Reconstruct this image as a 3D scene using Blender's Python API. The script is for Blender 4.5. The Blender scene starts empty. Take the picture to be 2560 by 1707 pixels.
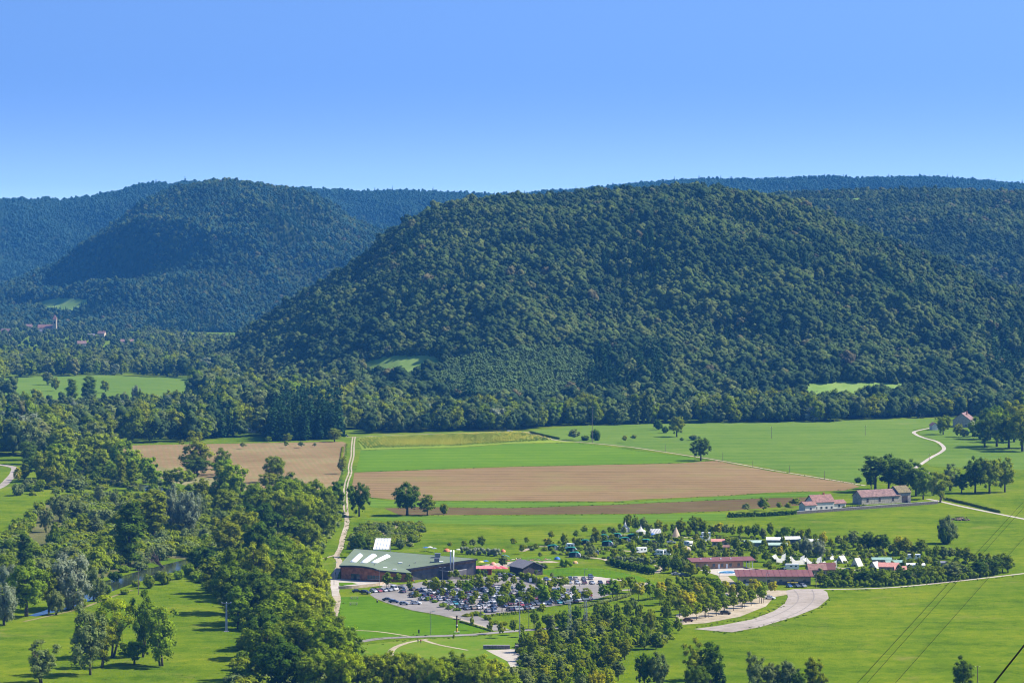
import bpy, bmesh, math, random
import numpy as np
from mathutils import Vector, Matrix, noise
from mathutils.geometry import tessellate_polygon

# ------------------------------------------------------------------ camera, sky, sun, exposure
F, YH, H, CX = 2560 * 100 / 36.0, 590.0, 160.0, 1280.0      # focal length (photo px), horizon row, camera height, centre column
sc = bpy.context.scene
cam_d = bpy.data.cameras.new('camera'); cam = bpy.data.objects.new('camera', cam_d)
sc.collection.objects.link(cam); sc.camera = cam
cam.location = (0, 0, H); cam.rotation_euler = (math.radians(90), 0, 0)
cam_d.sensor_width = 36; cam_d.lens = 100; cam_d.shift_y = -(853.5 - YH) / 2560
cam_d.clip_start = 1; cam_d.clip_end = 60000

SUN_AZ = Vector((0.98, 0.13))            # horizontal direction towards the sun (right, a little behind the scene)
SUN_EL = math.radians(46)
world = bpy.data.worlds.new('World'); sc.world = world; world.use_nodes = True
wn, wl = world.node_tree.nodes, world.node_tree.links
wn.clear()
def W(t, **k):
    n = wn.new(t)
    for a, b in k.items(): setattr(n, a, b)
    return n
tc = W('ShaderNodeTexCoord'); sep = W('ShaderNodeSeparateXYZ'); wl.new(tc.outputs['Generated'], sep.inputs[0])
mr = W('ShaderNodeMapRange', interpolation_type='SMOOTHSTEP')
mr.inputs['From Min'].default_value = -0.012; mr.inputs['From Max'].default_value = 0.06
mr.inputs['To Min'].default_value = 0.06; mr.inputs['To Max'].default_value = 0.45
wl.new(sep.outputs['Z'], mr.inputs['Value'])
add = W('ShaderNodeMath', operation='ADD'); wl.new(sep.outputs['Z'], add.inputs[0]); wl.new(mr.outputs[0], add.inputs[1])
comb = W('ShaderNodeCombineXYZ'); wl.new(sep.outputs['X'], comb.inputs[0]); wl.new(sep.outputs['Y'], comb.inputs[1]); wl.new(add.outputs[0], comb.inputs[2])
nrm = W('ShaderNodeVectorMath', operation='NORMALIZE'); wl.new(comb.outputs[0], nrm.inputs[0])
sky = W('ShaderNodeTexSky', sky_type='NISHITA'); sky.sun_disc = False
sky.sun_elevation = SUN_EL; sky.sun_rotation = math.atan2(SUN_AZ.x, SUN_AZ.y)
sky.air_density = 1.0; sky.dust_density = 0.6; sky.ozone_density = 2.5
wl.new(nrm.outputs[0], sky.inputs['Vector'])
hs = W('ShaderNodeHueSaturation'); hs.inputs['Saturation'].default_value = 1.2; hs.inputs['Hue'].default_value = 0.508
ms = W('ShaderNodeMapRange', interpolation_type='SMOOTHSTEP')
ms.inputs['From Min'].default_value = 0.0; ms.inputs['From Max'].default_value = 0.06; ms.inputs['To Min'].default_value = 1.04; ms.inputs['To Max'].default_value = 1.2
wl.new(sep.outputs['Z'], ms.inputs['Value']); wl.new(ms.outputs[0], hs.inputs['Saturation'])
wl.new(sky.outputs[0], hs.inputs['Color'])
bg = W('ShaderNodeBackground'); bg.inputs["Strength"].default_value = 0.137
wl.new(hs.outputs[0], bg.inputs['Color'])
wo = W('ShaderNodeOutputWorld'); wl.new(bg.outputs[0], wo.inputs['Surface'])

sun_d = bpy.data.lights.new('sun', 'SUN'); sun = bpy.data.objects.new('sun', sun_d); sc.collection.objects.link(sun)
sun_d.energy = 5.0; sun_d.angle = math.radians(0.5); sun_d.color = (1.0, 0.94, 0.83)
sdir = Vector((SUN_AZ.normalized().x * math.cos(SUN_EL), SUN_AZ.normalized().y * math.cos(SUN_EL), math.sin(SUN_EL)))
sun.rotation_euler = sdir.to_track_quat('Z', 'Y').to_euler(); sun.location = (600, 900, 700)

vs = sc.view_settings
vs.view_transform = 'Standard'; vs.look = 'None'; vs.exposure = 0.95; vs.gamma = 1.0; vs.use_curve_mapping = False
sc.render.engine = 'CYCLES'
cy = sc.cycles
cy.max_bounces = 4; cy.diffuse_bounces = 2; cy.glossy_bounces = 2; cy.transmission_bounces = 2; cy.transparent_max_bounces = 4
cy.volume_bounces = 0; cy.caustics_reflective = False; cy.caustics_refractive = False
cy.use_denoising = True; cy.denoiser = 'OPENIMAGEDENOISE'; cy.denoising_input_passes = 'RGB_ALBEDO_NORMAL'
cy.use_adaptive_sampling = True; cy.adaptive_threshold = 0.015; cy.filter_width = 1.1

# ------------------------------------------------------------------ helpers
rng = random.Random(7)
C = sc.collection
def gp(px, py, z=0.0):                       # the ground point (height z) seen at photo pixel px, py
    Y = (H - z) * F / (py - YH)
    return Vector(((px - CX) * Y / F, Y, z))
def at(px, py, Y):                           # the point at distance Y seen at px, py
    return Vector(((px - CX) * Y / F, Y, H - (py - YH) * Y / F))
def pxm(py): return (py - YH) / H            # photo pixels per metre for something standing on the ground at row py
def proj(X, Y, Z): return CX + F * X / Y, YH + F * (H - Z) / Y
def inside(x, y, poly):
    r = False; j = len(poly) - 1
    for i in range(len(poly)):
        xi, yi = poly[i]; xj, yj = poly[j]
        if (yi > y) != (yj > y) and x < (xj - xi) * (y - yi) / (yj - yi) + xi: r = not r
        j = i
    return r
def interp(x, pts):
    if x <= pts[0][0]: return pts[0][1]
    for (a, b), (c, d) in zip(pts, pts[1:]):
        if x <= c:
            t = (x - a) / (c - a); return b + (d - b) * t
    return pts[-1][1]
ORD = 'first second third fourth fifth sixth seventh eighth ninth tenth eleventh twelfth thirteenth fourteenth fifteenth sixteenth seventeenth eighteenth nineteenth twentieth'.split()
TENS = {20: 'twenty', 30: 'thirty', 40: 'forty', 50: 'fifty', 60: 'sixty', 70: 'seventy', 80: 'eighty', 90: 'ninety'}
TENTH = {20: 'twentieth', 30: 'thirtieth', 40: 'fortieth', 50: 'fiftieth', 60: 'sixtieth', 70: 'seventieth', 80: 'eightieth', 90: 'ninetieth'}
def ordinal(i):
    if i <= 20: return ORD[i - 1]
    if i % 10 == 0: return TENTH[i]
    return TENS[i // 10 * 10] + '-' + ORD[i % 10 - 1]

# ---- materials
MATS = {}
def new_mat(name):
    m = bpy.data.materials.new(name); m.use_nodes = True; m.node_tree.nodes.clear(); MATS[name] = m
    return m, m.node_tree.nodes, m.node_tree.links
def plain(name, col, rough=0.8, metal=0.0, var=0.12, scale=1.5, spec=0.3):
    if name in MATS: return MATS[name]
    m, n, l = new_mat(name)
    o = n.new('ShaderNodeOutputMaterial'); b = n.new('ShaderNodeBsdfPrincipled')
    b.inputs['Roughness'].default_value = rough; b.inputs['Metallic'].default_value = metal; b.inputs['Specular IOR Level'].default_value = spec
    t = n.new('ShaderNodeTexCoord'); x = n.new('ShaderNodeTexNoise'); x.inputs['Scale'].default_value = scale; x.inputs['Detail'].default_value = 3
    l.new(t.outputs['Object'], x.inputs['Vector'])
    mp = n.new('ShaderNodeMapRange'); mp.inputs['To Min'].default_value = 1 - var * 1.6; mp.inputs['To Max'].default_value = 1 + var * 1.6
    mp.inputs['From Min'].default_value = 0.3; mp.inputs['From Max'].default_value = 0.7
    l.new(x.outputs[0], mp.inputs[0])
    v = n.new('ShaderNodeVectorMath'); v.operation = 'SCALE'; v.inputs[0].default_value = col[:3]; l.new(mp.outputs[0], v.inputs['Scale'])
    l.new(v.outputs[0], b.inputs['Base Color']); l.new(b.outputs[0], o.inputs[0])
    return m
def leafy(name, c1, c2, c3, trans=0.36):
    """foliage: colour differs from tree to tree (object random) and from leaf to leaf (attribute tint)"""
    m, n, l = new_mat(name)
    o = n.new('ShaderNodeOutputMaterial')
    oi = n.new('ShaderNodeObjectInfo'); r = n.new('ShaderNodeValToRGB')
    e = r.color_ramp.elements; e[0].color = (*c1, 1); e[1].color = (*c3, 1); k = e.new(0.5); k.color = (*c2, 1)
    l.new(oi.outputs['Random'], r.inputs[0])
    a = n.new('ShaderNodeAttribute'); a.attribute_name = 'tint'
    mp = n.new('ShaderNodeMapRange'); mp.inputs['To Min'].default_value = 0.62; mp.inputs['To Max'].default_value = 1.45
    l.new(a.outputs['Fac'], mp.inputs[0])
    v = n.new('ShaderNodeVectorMath'); v.operation = 'SCALE'; l.new(r.outputs[0], v.inputs[0]); l.new(mp.outputs[0], v.inputs['Scale'])
    d = n.new('ShaderNodeBsdfDiffuse'); t = n.new('ShaderNodeBsdfTranslucent'); mx = n.new('ShaderNodeMixShader'); mx.inputs[0].default_value = trans
    v2 = n.new('ShaderNodeVectorMath'); v2.operation = 'MULTIPLY'; v2.inputs[1].default_value = (1.25, 1.2, 0.6); l.new(v.outputs[0], v2.inputs[0])
    l.new(v.outputs[0], d.inputs[0]); l.new(v2.outputs[0], t.inputs[0]); l.new(d.outputs[0], mx.inputs[1]); l.new(t.outputs[0], mx.inputs[2]); l.new(mx.outputs[0], o.inputs[0])
    return m
def land(name, cols, big=0.012, mid=0.12, fine=0.9, stripe=None, bump=0.25, patch=None, spots=None):
    """grass, soil or gravel: three noise sizes between the given colours, optional stripes (angle deg, period m, strength, colour)"""
    m, n, l = new_mat(name)
    o = n.new('ShaderNodeOutputMaterial'); d = n.new('ShaderNodeBsdfDiffuse'); t = n.new('ShaderNodeTexCoord')
    def nz(scale, detail=4, rough=0.6):
        x = n.new('ShaderNodeTexNoise'); x.inputs['Scale'].default_value = scale; x.inputs['Detail'].default_value = detail; x.inputs['Roughness'].default_value = rough
        l.new(t.outputs['Object'], x.inputs['Vector']); return x.outputs[0]
    def mul(a, f):
        x = n.new('ShaderNodeMath'); x.operation = 'MULTIPLY'; l.new(a, x.inputs[0]); x.inputs[1].default_value = f; return x.outputs[0]
    def addn(a, b):
        x = n.new('ShaderNodeMath'); x.operation = 'ADD'; l.new(a, x.inputs[0]); l.new(b, x.inputs[1]); return x.outputs[0]
    f = nz(fine, 5, 0.7)
    s = addn(addn(mul(nz(big, 3), 0.42), mul(nz(mid, 4), 0.30)), mul(f, 0.28))
    r = n.new('ShaderNodeValToRGB'); e = r.color_ramp.elements
    e[0].position = 0.40; e[0].color = (*cols[0], 1); e[1].position = 0.60; e[1].color = (*cols[-1], 1)
    for i, c in enumerate(cols[1:-1]):
        k = e.new(0.40 + 0.20 * (i + 1) / (len(cols) - 1)); k.color = (*c, 1)
    l.new(s, r.inputs[0]); col = r.outputs[0]
    def blend(col, fac, c, strength):
        x = n.new('ShaderNodeMix'); x.data_type = 'RGBA'; l.new(mul(fac, strength), x.inputs[0]); l.new(col, x.inputs[6]); x.inputs[7].default_value = (*c, 1)
        return x.outputs[2]
    if stripe:
        for ang, per, st, c in stripe:
            mp = n.new('ShaderNodeMapping'); mp.inputs['Rotation'].default_value = (0, 0, math.radians(ang)); l.new(t.outputs['Object'], mp.inputs[0])
            w = n.new('ShaderNodeTexWave'); w.inputs['Scale'].default_value = 2 * math.pi / (20 * per); w.inputs['Distortion'].default_value = 2.2; w.inputs['Detail'].default_value = 2
            w.inputs['Detail Scale'].default_value = 0.6
            l.new(mp.outputs[0], w.inputs[0])
            mm = n.new('ShaderNodeMath'); mm.operation = 'MULTIPLY'; l.new(w.outputs['Fac'], mm.inputs[0]); l.new(nz(0.03, 3), mm.inputs[1])
            col = blend(col, mm.outputs[0], c, st * 1.7)
    if patch:
        for scale, lo, hi, c, st in patch:
            mp = n.new('ShaderNodeMapRange'); mp.inputs['From Min'].default_value = lo; mp.inputs['From Max'].default_value = hi
            l.new(nz(scale, 5, 0.65), mp.inputs[0]); col = blend(col, mp.outputs[0], c, st)
    l.new(col, d.inputs[0])
    if bump:
        b = n.new('ShaderNodeBump'); b.inputs['Distance'].default_value = bump; b.inputs['Strength'].default_value = 0.8
        l.new(f, b.inputs['Height']); l.new(b.outputs[0], d.inputs['Normal'])
    l.new(d.outputs[0], o.inputs[0]); return m

# ---- meshes
class MB:
    def __init__(s): s.v = []; s.f = []; s.mi = []
    def add(s, vs, fs, mi=0):
        o = len(s.v); s.v += [tuple(p) for p in vs]; s.f += [tuple(i + o for i in f) for f in fs]; s.mi += [mi] * len(fs)
    def box(s, x0, x1, y0, y1, z0, z1, mi=0):
        s.add([(x0, y0, z0), (x1, y0, z0), (x1, y1, z0), (x0, y1, z0), (x0, y0, z1), (x1, y0, z1), (x1, y1, z1), (x0, y1, z1)],
              [(0, 3, 2, 1), (4, 5, 6, 7), (0, 1, 5, 4), (1, 2, 6, 5), (2, 3, 7, 6), (3, 0, 4, 7)], mi)
    def tube(s, pts, rad, n=6, mi=0, cap=True):
        pts = [Vector(p) for p in pts]; rad = rad if isinstance(rad, (list, tuple)) else [rad] * len(pts)
        V = []; Fs = []
        for i, p in enumerate(pts):
            d = (pts[min(i + 1, len(pts) - 1)] - pts[max(i - 1, 0)]).normalized()
            a = d.orthogonal().normalized() if abs(d.z) < 0.9 else Vector((1, 0, 0)); a = (a - d * a.dot(d)).normalized(); b = d.cross(a)
            for k in range(n):
                t = 2 * math.pi * k / n; V.append(p + (a * math.cos(t) + b * math.sin(t)) * rad[i])
        for i in range(len(pts) - 1):
            for k in range(n):
                Fs.append((i * n + k, i * n + (k + 1) % n, (i + 1) * n + (k + 1) % n, (i + 1) * n + k))
        if cap: Fs += [tuple(range(n))[::-1], tuple(range((len(pts) - 1) * n, len(pts) * n))]
        s.add(V, Fs, mi)
    def lathe(s, prof, n=10, mi=0, c=(0, 0)):
        V = []; Fs = []
        for r, z in prof:
            for k in range(n):
                t = 2 * math.pi * k / n; V.append((c[0] + r * math.cos(t), c[1] + r * math.sin(t), z))
        for i in range(len(prof) - 1):
            for k in range(n): Fs.append((i * n + k, i * n + (k + 1) % n, (i + 1) * n + (k + 1) % n, (i + 1) * n + k))
        s.add(V, Fs, mi)
    def prism(s, poly, axis, a, b, mi=0):
        """polygon in the two axes other than `axis`, extruded from a to b"""
        n = len(poly)
        def P(p, q): return (q, p[0], p[1]) if axis == 'x' else ((p[0], q, p[1]) if axis == 'y' else (p[0], p[1], q))
        V = [P(p, a) for p in poly] + [P(p, b) for p in poly]
        s.add(V, [tuple(range(n)), tuple(range(n, 2 * n))[::-1]] + [(i, i + n, (i + 1) % n + n, (i + 1) % n) for i in range(n)], mi)
    def mesh(s, name, mats, smooth=False, fix=True):
        m = bpy.data.meshes.new(name); m.from_pydata(s.v, [], s.f)
        for x in (mats if isinstance(mats, (list, tuple)) else [mats]): m.materials.append(x)
        if any(s.mi): m.polygons.foreach_set('material_index', s.mi)
        if fix:
            b = bmesh.new(); b.from_mesh(m); bmesh.ops.recalc_face_normals(b, faces=b.faces); b.to_mesh(m); b.free()
        if smooth: m.polygons.foreach_set('use_smooth', [True] * len(m.polygons))
        m.update(); return m
    def build(s, name, mats, parent=None, smooth=False, loc=None):
        return link(name, s.mesh(name, mats, smooth), parent, loc)
def link(name, mesh, parent=None, loc=None, mat=None):
    o = bpy.data.objects.new(name, mesh); C.objects.link(o)
    if parent is not None: o.parent = parent
    if loc is not None: o.location = loc
    if mat is not None:
        o.material_slots[0].link = 'OBJECT'; o.material_slots[0].material = mat
    return o
def empty(name, loc, rz=0.0, sc_=None):
    o = bpy.data.objects.new(name, None); C.objects.link(o); o.location = loc; o.rotation_euler = (0, 0, rz); o.empty_display_size = 0.5
    if sc_ is not None: o.scale = sc_
    return o
def tag(o, label, cat, group=None):
    o['label'] = label; o['category'] = cat
    if group: o['group'] = group
    return o
def struct(o): o['kind'] = 'structure'; return o
def sheet(name, pts, mat, z, raw=False, parent=None):
    """flat polygon on the ground; pts are photo pixels unless raw"""
    P = [Vector((p[0], p[1], z)) for p in pts] if raw else [gp(x, y) + Vector((0, 0, z)) for x, y in pts]
    tris = tessellate_polygon([[Vector((p.x, p.y, 0)) for p in P]])
    b = MB()
    def ccw(t):
        a, c, d = (P[i] for i in t); return t if (c - a).cross(d - a).z > 0 else t[::-1]
    b.add(P, [ccw(t) for t in tris])
    m = b.mesh(name, mat, fix=False)
    return struct(link(name, m, parent))
def spline(pts, n=6):
    out = []
    for i in range(len(pts) - 1):
        p0, p1, p2, p3 = pts[max(i - 1, 0)], pts[i], pts[i + 1], pts[min(i + 2, len(pts) - 1)]
        for k in range(n):
            t = k / n
            out.append(0.5 * ((2 * p1) + (p2 - p0) * t + (2 * p0 - 5 * p1 + 4 * p2 - p3) * t * t + (3 * p1 - p0 - 3 * p2 + p3) * t ** 3))
    return out + [pts[-1]]
def ribbon(name, px, width, mat, z, offs=0.0, edge=0.0, n=6):
    pts = spline([gp(*p) for p in px], n)
    b = MB(); V = []
    for i, p in enumerate(pts):
        d = (pts[min(i + 1, len(pts) - 1)] - pts[max(i - 1, 0)]); d.z = 0; d.normalize(); q = Vector((-d.y, d.x, 0))
        w = (width if not isinstance(width, (list, tuple)) else width[0] + (width[1] - width[0]) * i / (len(pts) - 1)) / 2
        e1, e2 = edge * noise.noise((i * 0.7, 0, 3)), edge * noise.noise((i * 0.7, 5, 3))
        V += [p + q * (offs + w + e1) + Vector((0, 0, z)), p + q * (offs - w + e2) + Vector((0, 0, z))]
    b.add(V, [(2 * i, 2 * i + 1, 2 * i + 3, 2 * i + 2) for i in range(len(pts) - 1)])
    return struct(b.build(name, mat))

# ------------------------------------------------------------------ materials of the place
M = {}
M['meadow'] = land('meadow_grass', [(0.044, 0.090, 0.002), (0.082, 0.134, 0.003), (0.118, 0.166, 0.004), (0.165, 0.188, 0.010)], 0.016, 0.16, 1.1, bump=0.6, stripe=[(80, 11, .30, (.055, .11, .003)), (96, 23, .28, (.15, .19, .012))],
                   patch=[(0.045, 0.58, 0.74, (0.20, 0.18, 0.05), 0.65), (0.35, 0.56, 0.70, (0.035, 0.085, 0.004), 0.65), (0.011, .55, .75, (.045, .105, .004), .5)])
M['lawn'] = land('mown_lawn', [(0.048, 0.118, 0.003), (0.070, 0.148, 0.004), (0.092, 0.172, 0.006)], 0.02, 0.2, 1.2, bump=0.35, stripe=[(100, 5, .3, (.10, .165, .006))], patch=[(.3, .58, .72, (.035, .09, .003), .5)])
M['pale_meadow'] = land('pale_meadow', [(0.072, 0.132, 0.014), (0.096, 0.158, 0.018), (0.125, 0.182, 0.026)], 0.008, 0.05, 0.4, bump=0.3, stripe=[(84, 30, 0.35, (0.14, 0.19, 0.03)), (96, 12, .25, (0.06, 0.13, 0.012))], patch=[(0.02, 0.6, 0.75, (0.17, 0.19, 0.05), .5)])
M['crop'] = land('young_crop', [(0.068, 0.140, 0.006), (0.086, 0.162, 0.007), (0.108, 0.182, 0.010)], 0.006, 0.05, 0.5, bump=0.2, stripe=[(86, 26, 0.45, (0.055, 0.125, 0.006)), (88, 9, .3, (0.12, 0.19, 0.015))])
M['strip'] = land('field_strip', [(0.060, 0.140, 0.010), (0.085, 0.165, 0.012), (0.105, 0.185, 0.016)], 0.008, 0.06, 0.5, bump=0.25, stripe=[(87, 16, 0.55, (0.045, 0.10, 0.006)), (84, 7, .3, (.14, .18, .02))])
M['soil'] = land('ploughed_soil', [(0.135, 0.086, 0.036), (0.182, 0.118, 0.050), (0.225, 0.152, 0.070)], 0.006, 0.05, 0.8, bump=0.35, stripe=[(86, 34, 0.55, (0.145, 0.105, 0.035)), (88, 13, .5, (0.27, 0.185, 0.10))],
                  patch=[(0.012, 0.52, 0.72, (0.16, 0.16, 0.04), 0.6), (0.05, .58, .7, (.11, .07, .035), .4)])
M['soil2'] = land('ploughed_soil_rows', [(0.165, 0.105, 0.046), (0.210, 0.138, 0.064), (0.250, 0.172, 0.086)], 0.010, 0.06, 0.8, bump=0.35, stripe=[(172, 4, 0.5, (0.16, 0.15, 0.055))],
                   patch=[(0.02, 0.56, 0.72, (0.16, 0.20, 0.06), 0.5)])
M['dark_soil'] = land('damp_soil', [(0.085, 0.048, 0.024), (0.115, 0.068, 0.034), (0.145, 0.090, 0.045)], 0.008, 0.06, 0.8, bump=0.35, stripe=[(87, 14, 0.6, (0.085, 0.10, 0.02))])
M['gravel'] = land('limestone_gravel', [(0.25, 0.205, 0.138), (0.33, 0.275, 0.195), (0.40, 0.345, 0.255)], 0.05, 0.4, 2.0, bump=0.05, patch=[(0.25, .56, .68, (.16, .16, .06), .55)])
M['white_gravel'] = land('white_gravel', [(0.30, 0.265, 0.215), (0.37, 0.33, 0.275), (0.43, 0.39, 0.33)], 0.03, 0.3, 2.0, bump=0.05)
M['asphalt'] = land('worn_asphalt', [(0.165, 0.150, 0.135), (0.205, 0.188, 0.170), (0.25, 0.23, 0.21)], 0.03, 0.25, 1.5, bump=0.0, patch=[(0.10, 0.60, 0.72, (0.15, 0.14, 0.135), 0.6)])
M['track'] = land('pale_racetrack', [(0.22, 0.19, 0.155), (0.29, 0.25, 0.21), (0.34, 0.30, 0.26)], 0.03, 0.2, 1.5, bump=0.0, patch=[(.12, .56, .66, (.19, .165, .135), .7), (.5, .6, .7, (.16, .15, .07), .4)])
M['track_line'] = land('track_seam', [(0.20, 0.18, 0.16), (0.25, 0.22, 0.20)], 0.02, 0.2, 1.0, bump=0.0)
M['marsh'] = land('marsh_reeds', [(0.060, 0.075, 0.020), (0.105, 0.105, 0.035), (0.150, 0.135, 0.060)], 0.03, 0.15, 0.6, bump=0.6)
M['dry'] = land('dry_grass', [(0.14, 0.13, 0.045), (0.20, 0.18, 0.075), (0.25, 0.22, 0.11)], 0.03, 0.15, 0.6, bump=0.4)
M['forest_floor'] = land('forest_floor', [(0.020, 0.030, 0.008), (0.035, 0.050, 0.014), (0.05, 0.065, 0.02)], 0.01, 0.1, 0.6, bump=0.0)
M['hill_grass'] = land('hill_pasture', [(0.11, 0.185, 0.032), (0.145, 0.225, 0.045), (0.185, 0.255, 0.065)], 0.012, 0.06, 0.4, bump=0.2)

L = {}
L['mid'] = leafy('foliage_mid', (0.113, 0.174, 0.007), (0.161, 0.212, 0.008), (0.212, 0.238, 0.011))
L['dark'] = leafy('foliage_dark', (0.055, 0.109, 0.008), (0.078, 0.135, 0.009), (0.098, 0.153, 0.010))
L['yellow'] = leafy('foliage_yellow_green', (0.197, 0.270, 0.006), (0.245, 0.309, 0.006), (0.290, 0.321, 0.008))
L['olive'] = leafy('foliage_olive', (0.152, 0.232, 0.010), (0.186, 0.245, 0.011), (0.215, 0.258, 0.013))
L['silver'] = leafy('foliage_silver', (0.176, 0.220, 0.127), (0.216, 0.252, 0.149), (0.239, 0.268, 0.171))
L['grey'] = leafy('foliage_grey_green', (0.120, 0.167, 0.045), (0.155, 0.199, 0.055), (0.190, 0.223, 0.064))
L['gold'] = leafy('foliage_gold', (0.275, 0.290, 0.010), (0.343, 0.333, 0.010), (0.398, 0.351, 0.012))
L['fresh'] = leafy('foliage_fresh', (0.126, 0.218, 0.006), (0.160, 0.246, 0.007), (0.204, 0.266, 0.008))
L['rust'] = leafy('foliage_rust', (0.13, 0.075, 0.025), (0.15, 0.09, 0.03), (0.17, 0.10, 0.03))
L['conifer'] = leafy('foliage_conifer', (0.018, 0.047, 0.013), (0.023, 0.057, 0.015), (0.031, 0.068, 0.018), 0.05)
L['grass'] = leafy('grass_blades', (0.075, 0.125, 0.004), (0.105, 0.160, 0.006), (0.150, 0.180, 0.014), 0.3)
L['weeds'] = leafy('weed_leaves', (0.035, 0.085, 0.005), (0.055, 0.110, 0.006), (0.11, 0.12, 0.02), 0.3)
L['wood'] = leafy('foliage_forest', (0.052, 0.083, 0.019), (0.073, 0.106, 0.023), (0.101, 0.123, 0.031), 0.12)
L['wood2'] = leafy('foliage_forest_dark', (0.029, 0.054, 0.016), (0.041, 0.068, 0.018), (0.056, 0.083, 0.023), 0.12)
L['blue'] = leafy('foliage_far_haze_tint', (0.026, 0.062, 0.040), (0.036, 0.078, 0.046), (0.050, 0.092, 0.050), 0.1)  # spruce blue-green, pushed bluer and darker to paint distance haze into the leaves
L['wood3'] = leafy('foliage_forest_brown', (0.110, 0.095, 0.040), (0.115, 0.130, 0.036), (0.125, 0.108, 0.045), 0.12)
L['sapling'] = leafy('foliage_plantation', (0.107, 0.171, 0.045), (0.123, 0.185, 0.049), (0.135, 0.195, 0.052), 0.2)
BARK = plain('bark', (0.085, 0.065, 0.048), 0.95, var=0.3, scale=2.0)
BARK2 = plain('pale_bark', (0.22, 0.19, 0.15), 0.95, var=0.3, scale=2.0)

# ------------------------------------------------------------------ ground and hills
gx = np.concatenate([np.linspace(-4200, -900, 8), np.linspace(-700, 1100, 10), np.linspace(1400, 4200, 8)])
gy = np.concatenate([np.linspace(-150, 2400, 12), np.linspace(2900, 9800, 12)])
b = MB(); nx = len(gx)
b.add([(x, y, 0) for y in gy for x in gx], [(j * nx + i, j * nx + i + 1, (j + 1) * nx + i + 1, (j + 1) * nx + i) for j in range(len(gy) - 1) for i in range(nx - 1)])
struct(b.build('ground', M['meadow']))

class Hill:
    """a hillside in front of a ridge; along each bearing it climbs from the valley floor at foot(x) to the ridge whose ground shows at sil(x)"""
    def __init__(s, name, sil, foot, depth, tree_h, x0, x1, rough=1.0, seed=0, back=900, power=0.9):
        s.sil, s.footp, s.depth, s.th, s.rough, s.seed, s.power = sil, foot, depth, tree_h, rough, seed, power
        s.x0, s.x1, s.back = x0, x1, back
        cols = list(np.linspace(x0, x1, int((x1 - x0) / 14) + 2)); rows = list(np.linspace(0, 1, 56)) + [1.06, 1.15, 1.3, 1.6, 2.0]
        b = MB(); n = len(cols)
        b.add([s.P(x, v) for v in rows for x in cols], [(j * n + i, j * n + i + 1, (j + 1) * n + i + 1, (j + 1) * n + i) for j in range(len(rows) - 1) for i in range(n - 1)])
        s.ob = struct(b.build(name, M['forest_floor'], smooth=True))
    def Y(s, x, v):
        yf = interp(x, s.footp); d = interp(x, s.depth)
        return yf + d * v if v <= 1 else yf + d + s.back * (v - 1)
    def P(s, x, v):
        Y = s.Y(x, v); Yr = s.Y(x, 1)
        zr = max(H - (interp(x, s.sil) - YH) * Yr / F - s.th, 0.0)
        if v <= 1:
            t = v ** s.power; z = zr * (t * t * (3 - 2 * t) * 0.62 + 0.38 * v)
        else: z = zr * max(0, 1 - (v - 1)) ** 1.4
        X = (x - CX) * Y / F
        am = s.rough * min(zr, 120) * 0.34 * (math.sin(math.pi * min(v, 1)) ** 1.2) * min(1, (v / .38) ** 2) * (1 if s.seed != 2.0 or v > .75 else 1 - .9 * max(0, 1 - abs(x - 1010) / 230) * min(1, (.75 - v) * 4))
        d = X * 0.6 + Y * 0.5
        z += am * (noise.noise((d / 120 + s.seed, Y / 700, 0.3)) * 0.75 + noise.noise(((X - Y * .3) / 230, Y / 800, s.seed)) * 0.5 + noise.fractal((X / 200, Y / 200, s.seed), 1.0, 2.0, 4) * 0.4 + 0.8 * (0.5 - abs(noise.noise(((X * .8 + Y * .55) / 150, Y / 600, s.seed + 3)) * 2.0)))
        return Vector((X, Y, z - 0.8 if v < 0.02 else z))
# silhouettes in photo pixels (tree tops), distances in metres
silM = [(430, 905), (530, 868), (600, 830), (700, 763), (800, 704), (900, 640), (960, 588), (1020, 552), (1100, 515), (1180, 493), (1300, 481), (1420, 481), (1540, 473), (1640, 464), (1720, 460), (1800, 466),
        (1900, 483), (2000, 505), (2100, 545), (2200, 585), (2300, 624), (2400, 662), (2500, 705), (2620, 750), (3000, 880)]
footM = [(430, 3560), (600, 3020), (800, 2690), (1000, 2570), (1250, 2520), (1600, 2500), (2000, 2500), (2300, 2530), (2620, 2600), (3000, 2700)]
depM = [(430, 180), (600, 550), (800, 700), (1000, 770), (1300, 800), (1700, 840), (2100, 760), (2400, 600), (2620, 520), (3000, 400)]
hillM = Hill('hill', silM, footM, depM, 6.5, 500, 2900, 1.15, 2.0)
silN = [(-400, 800), (-150, 765), (0, 708), (150, 648), (270, 558), (350, 500), (400, 474), (440, 459), (520, 448), (580, 446), (680, 456), (760, 469), (830, 500), (880, 535), (940, 560), (1100, 600), (1400, 640)]
footN = [(-400, 5200), (0, 5000), (300, 4760), (700, 4700), (1000, 4700), (1400, 4700)]
hillN = Hill('hill', silN, footN, [(-400, 800), (300, 950), (1400, 900)], 10, -400, 1300, 1.5, 5.0)
silF = [(-400, 500), (0, 493), (60, 490), (80, 494), (120, 487), (150, 495), (250, 480), (300, 470), (340, 456), (400, 450), (430, 455), (460, 448), (560, 452), (800, 467), (900, 472), (1000, 470), (1100, 473),
        (1180, 478), (1280, 478), (1400, 470), (1500, 461), (1640, 447), (1760, 440), (1900, 442), (2040, 433), (2100, 434), (2150, 440), (2300, 434), (2400, 440), (2560, 453), (2960, 460)]
hillF = Hill('hill', silF, [(-400, 6500), (2960, 6500)], [(-400, 1000), (2960, 1000)], 11, -400, 2960, 0.7, 9.0)
silR = [(1500, 560), (1700, 520), (1850, 490), (1930, 477), (2000, 468), (2080, 463), (2200, 465), (2300, 459), (2400, 465), (2560, 468), (2960, 475)]
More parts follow.
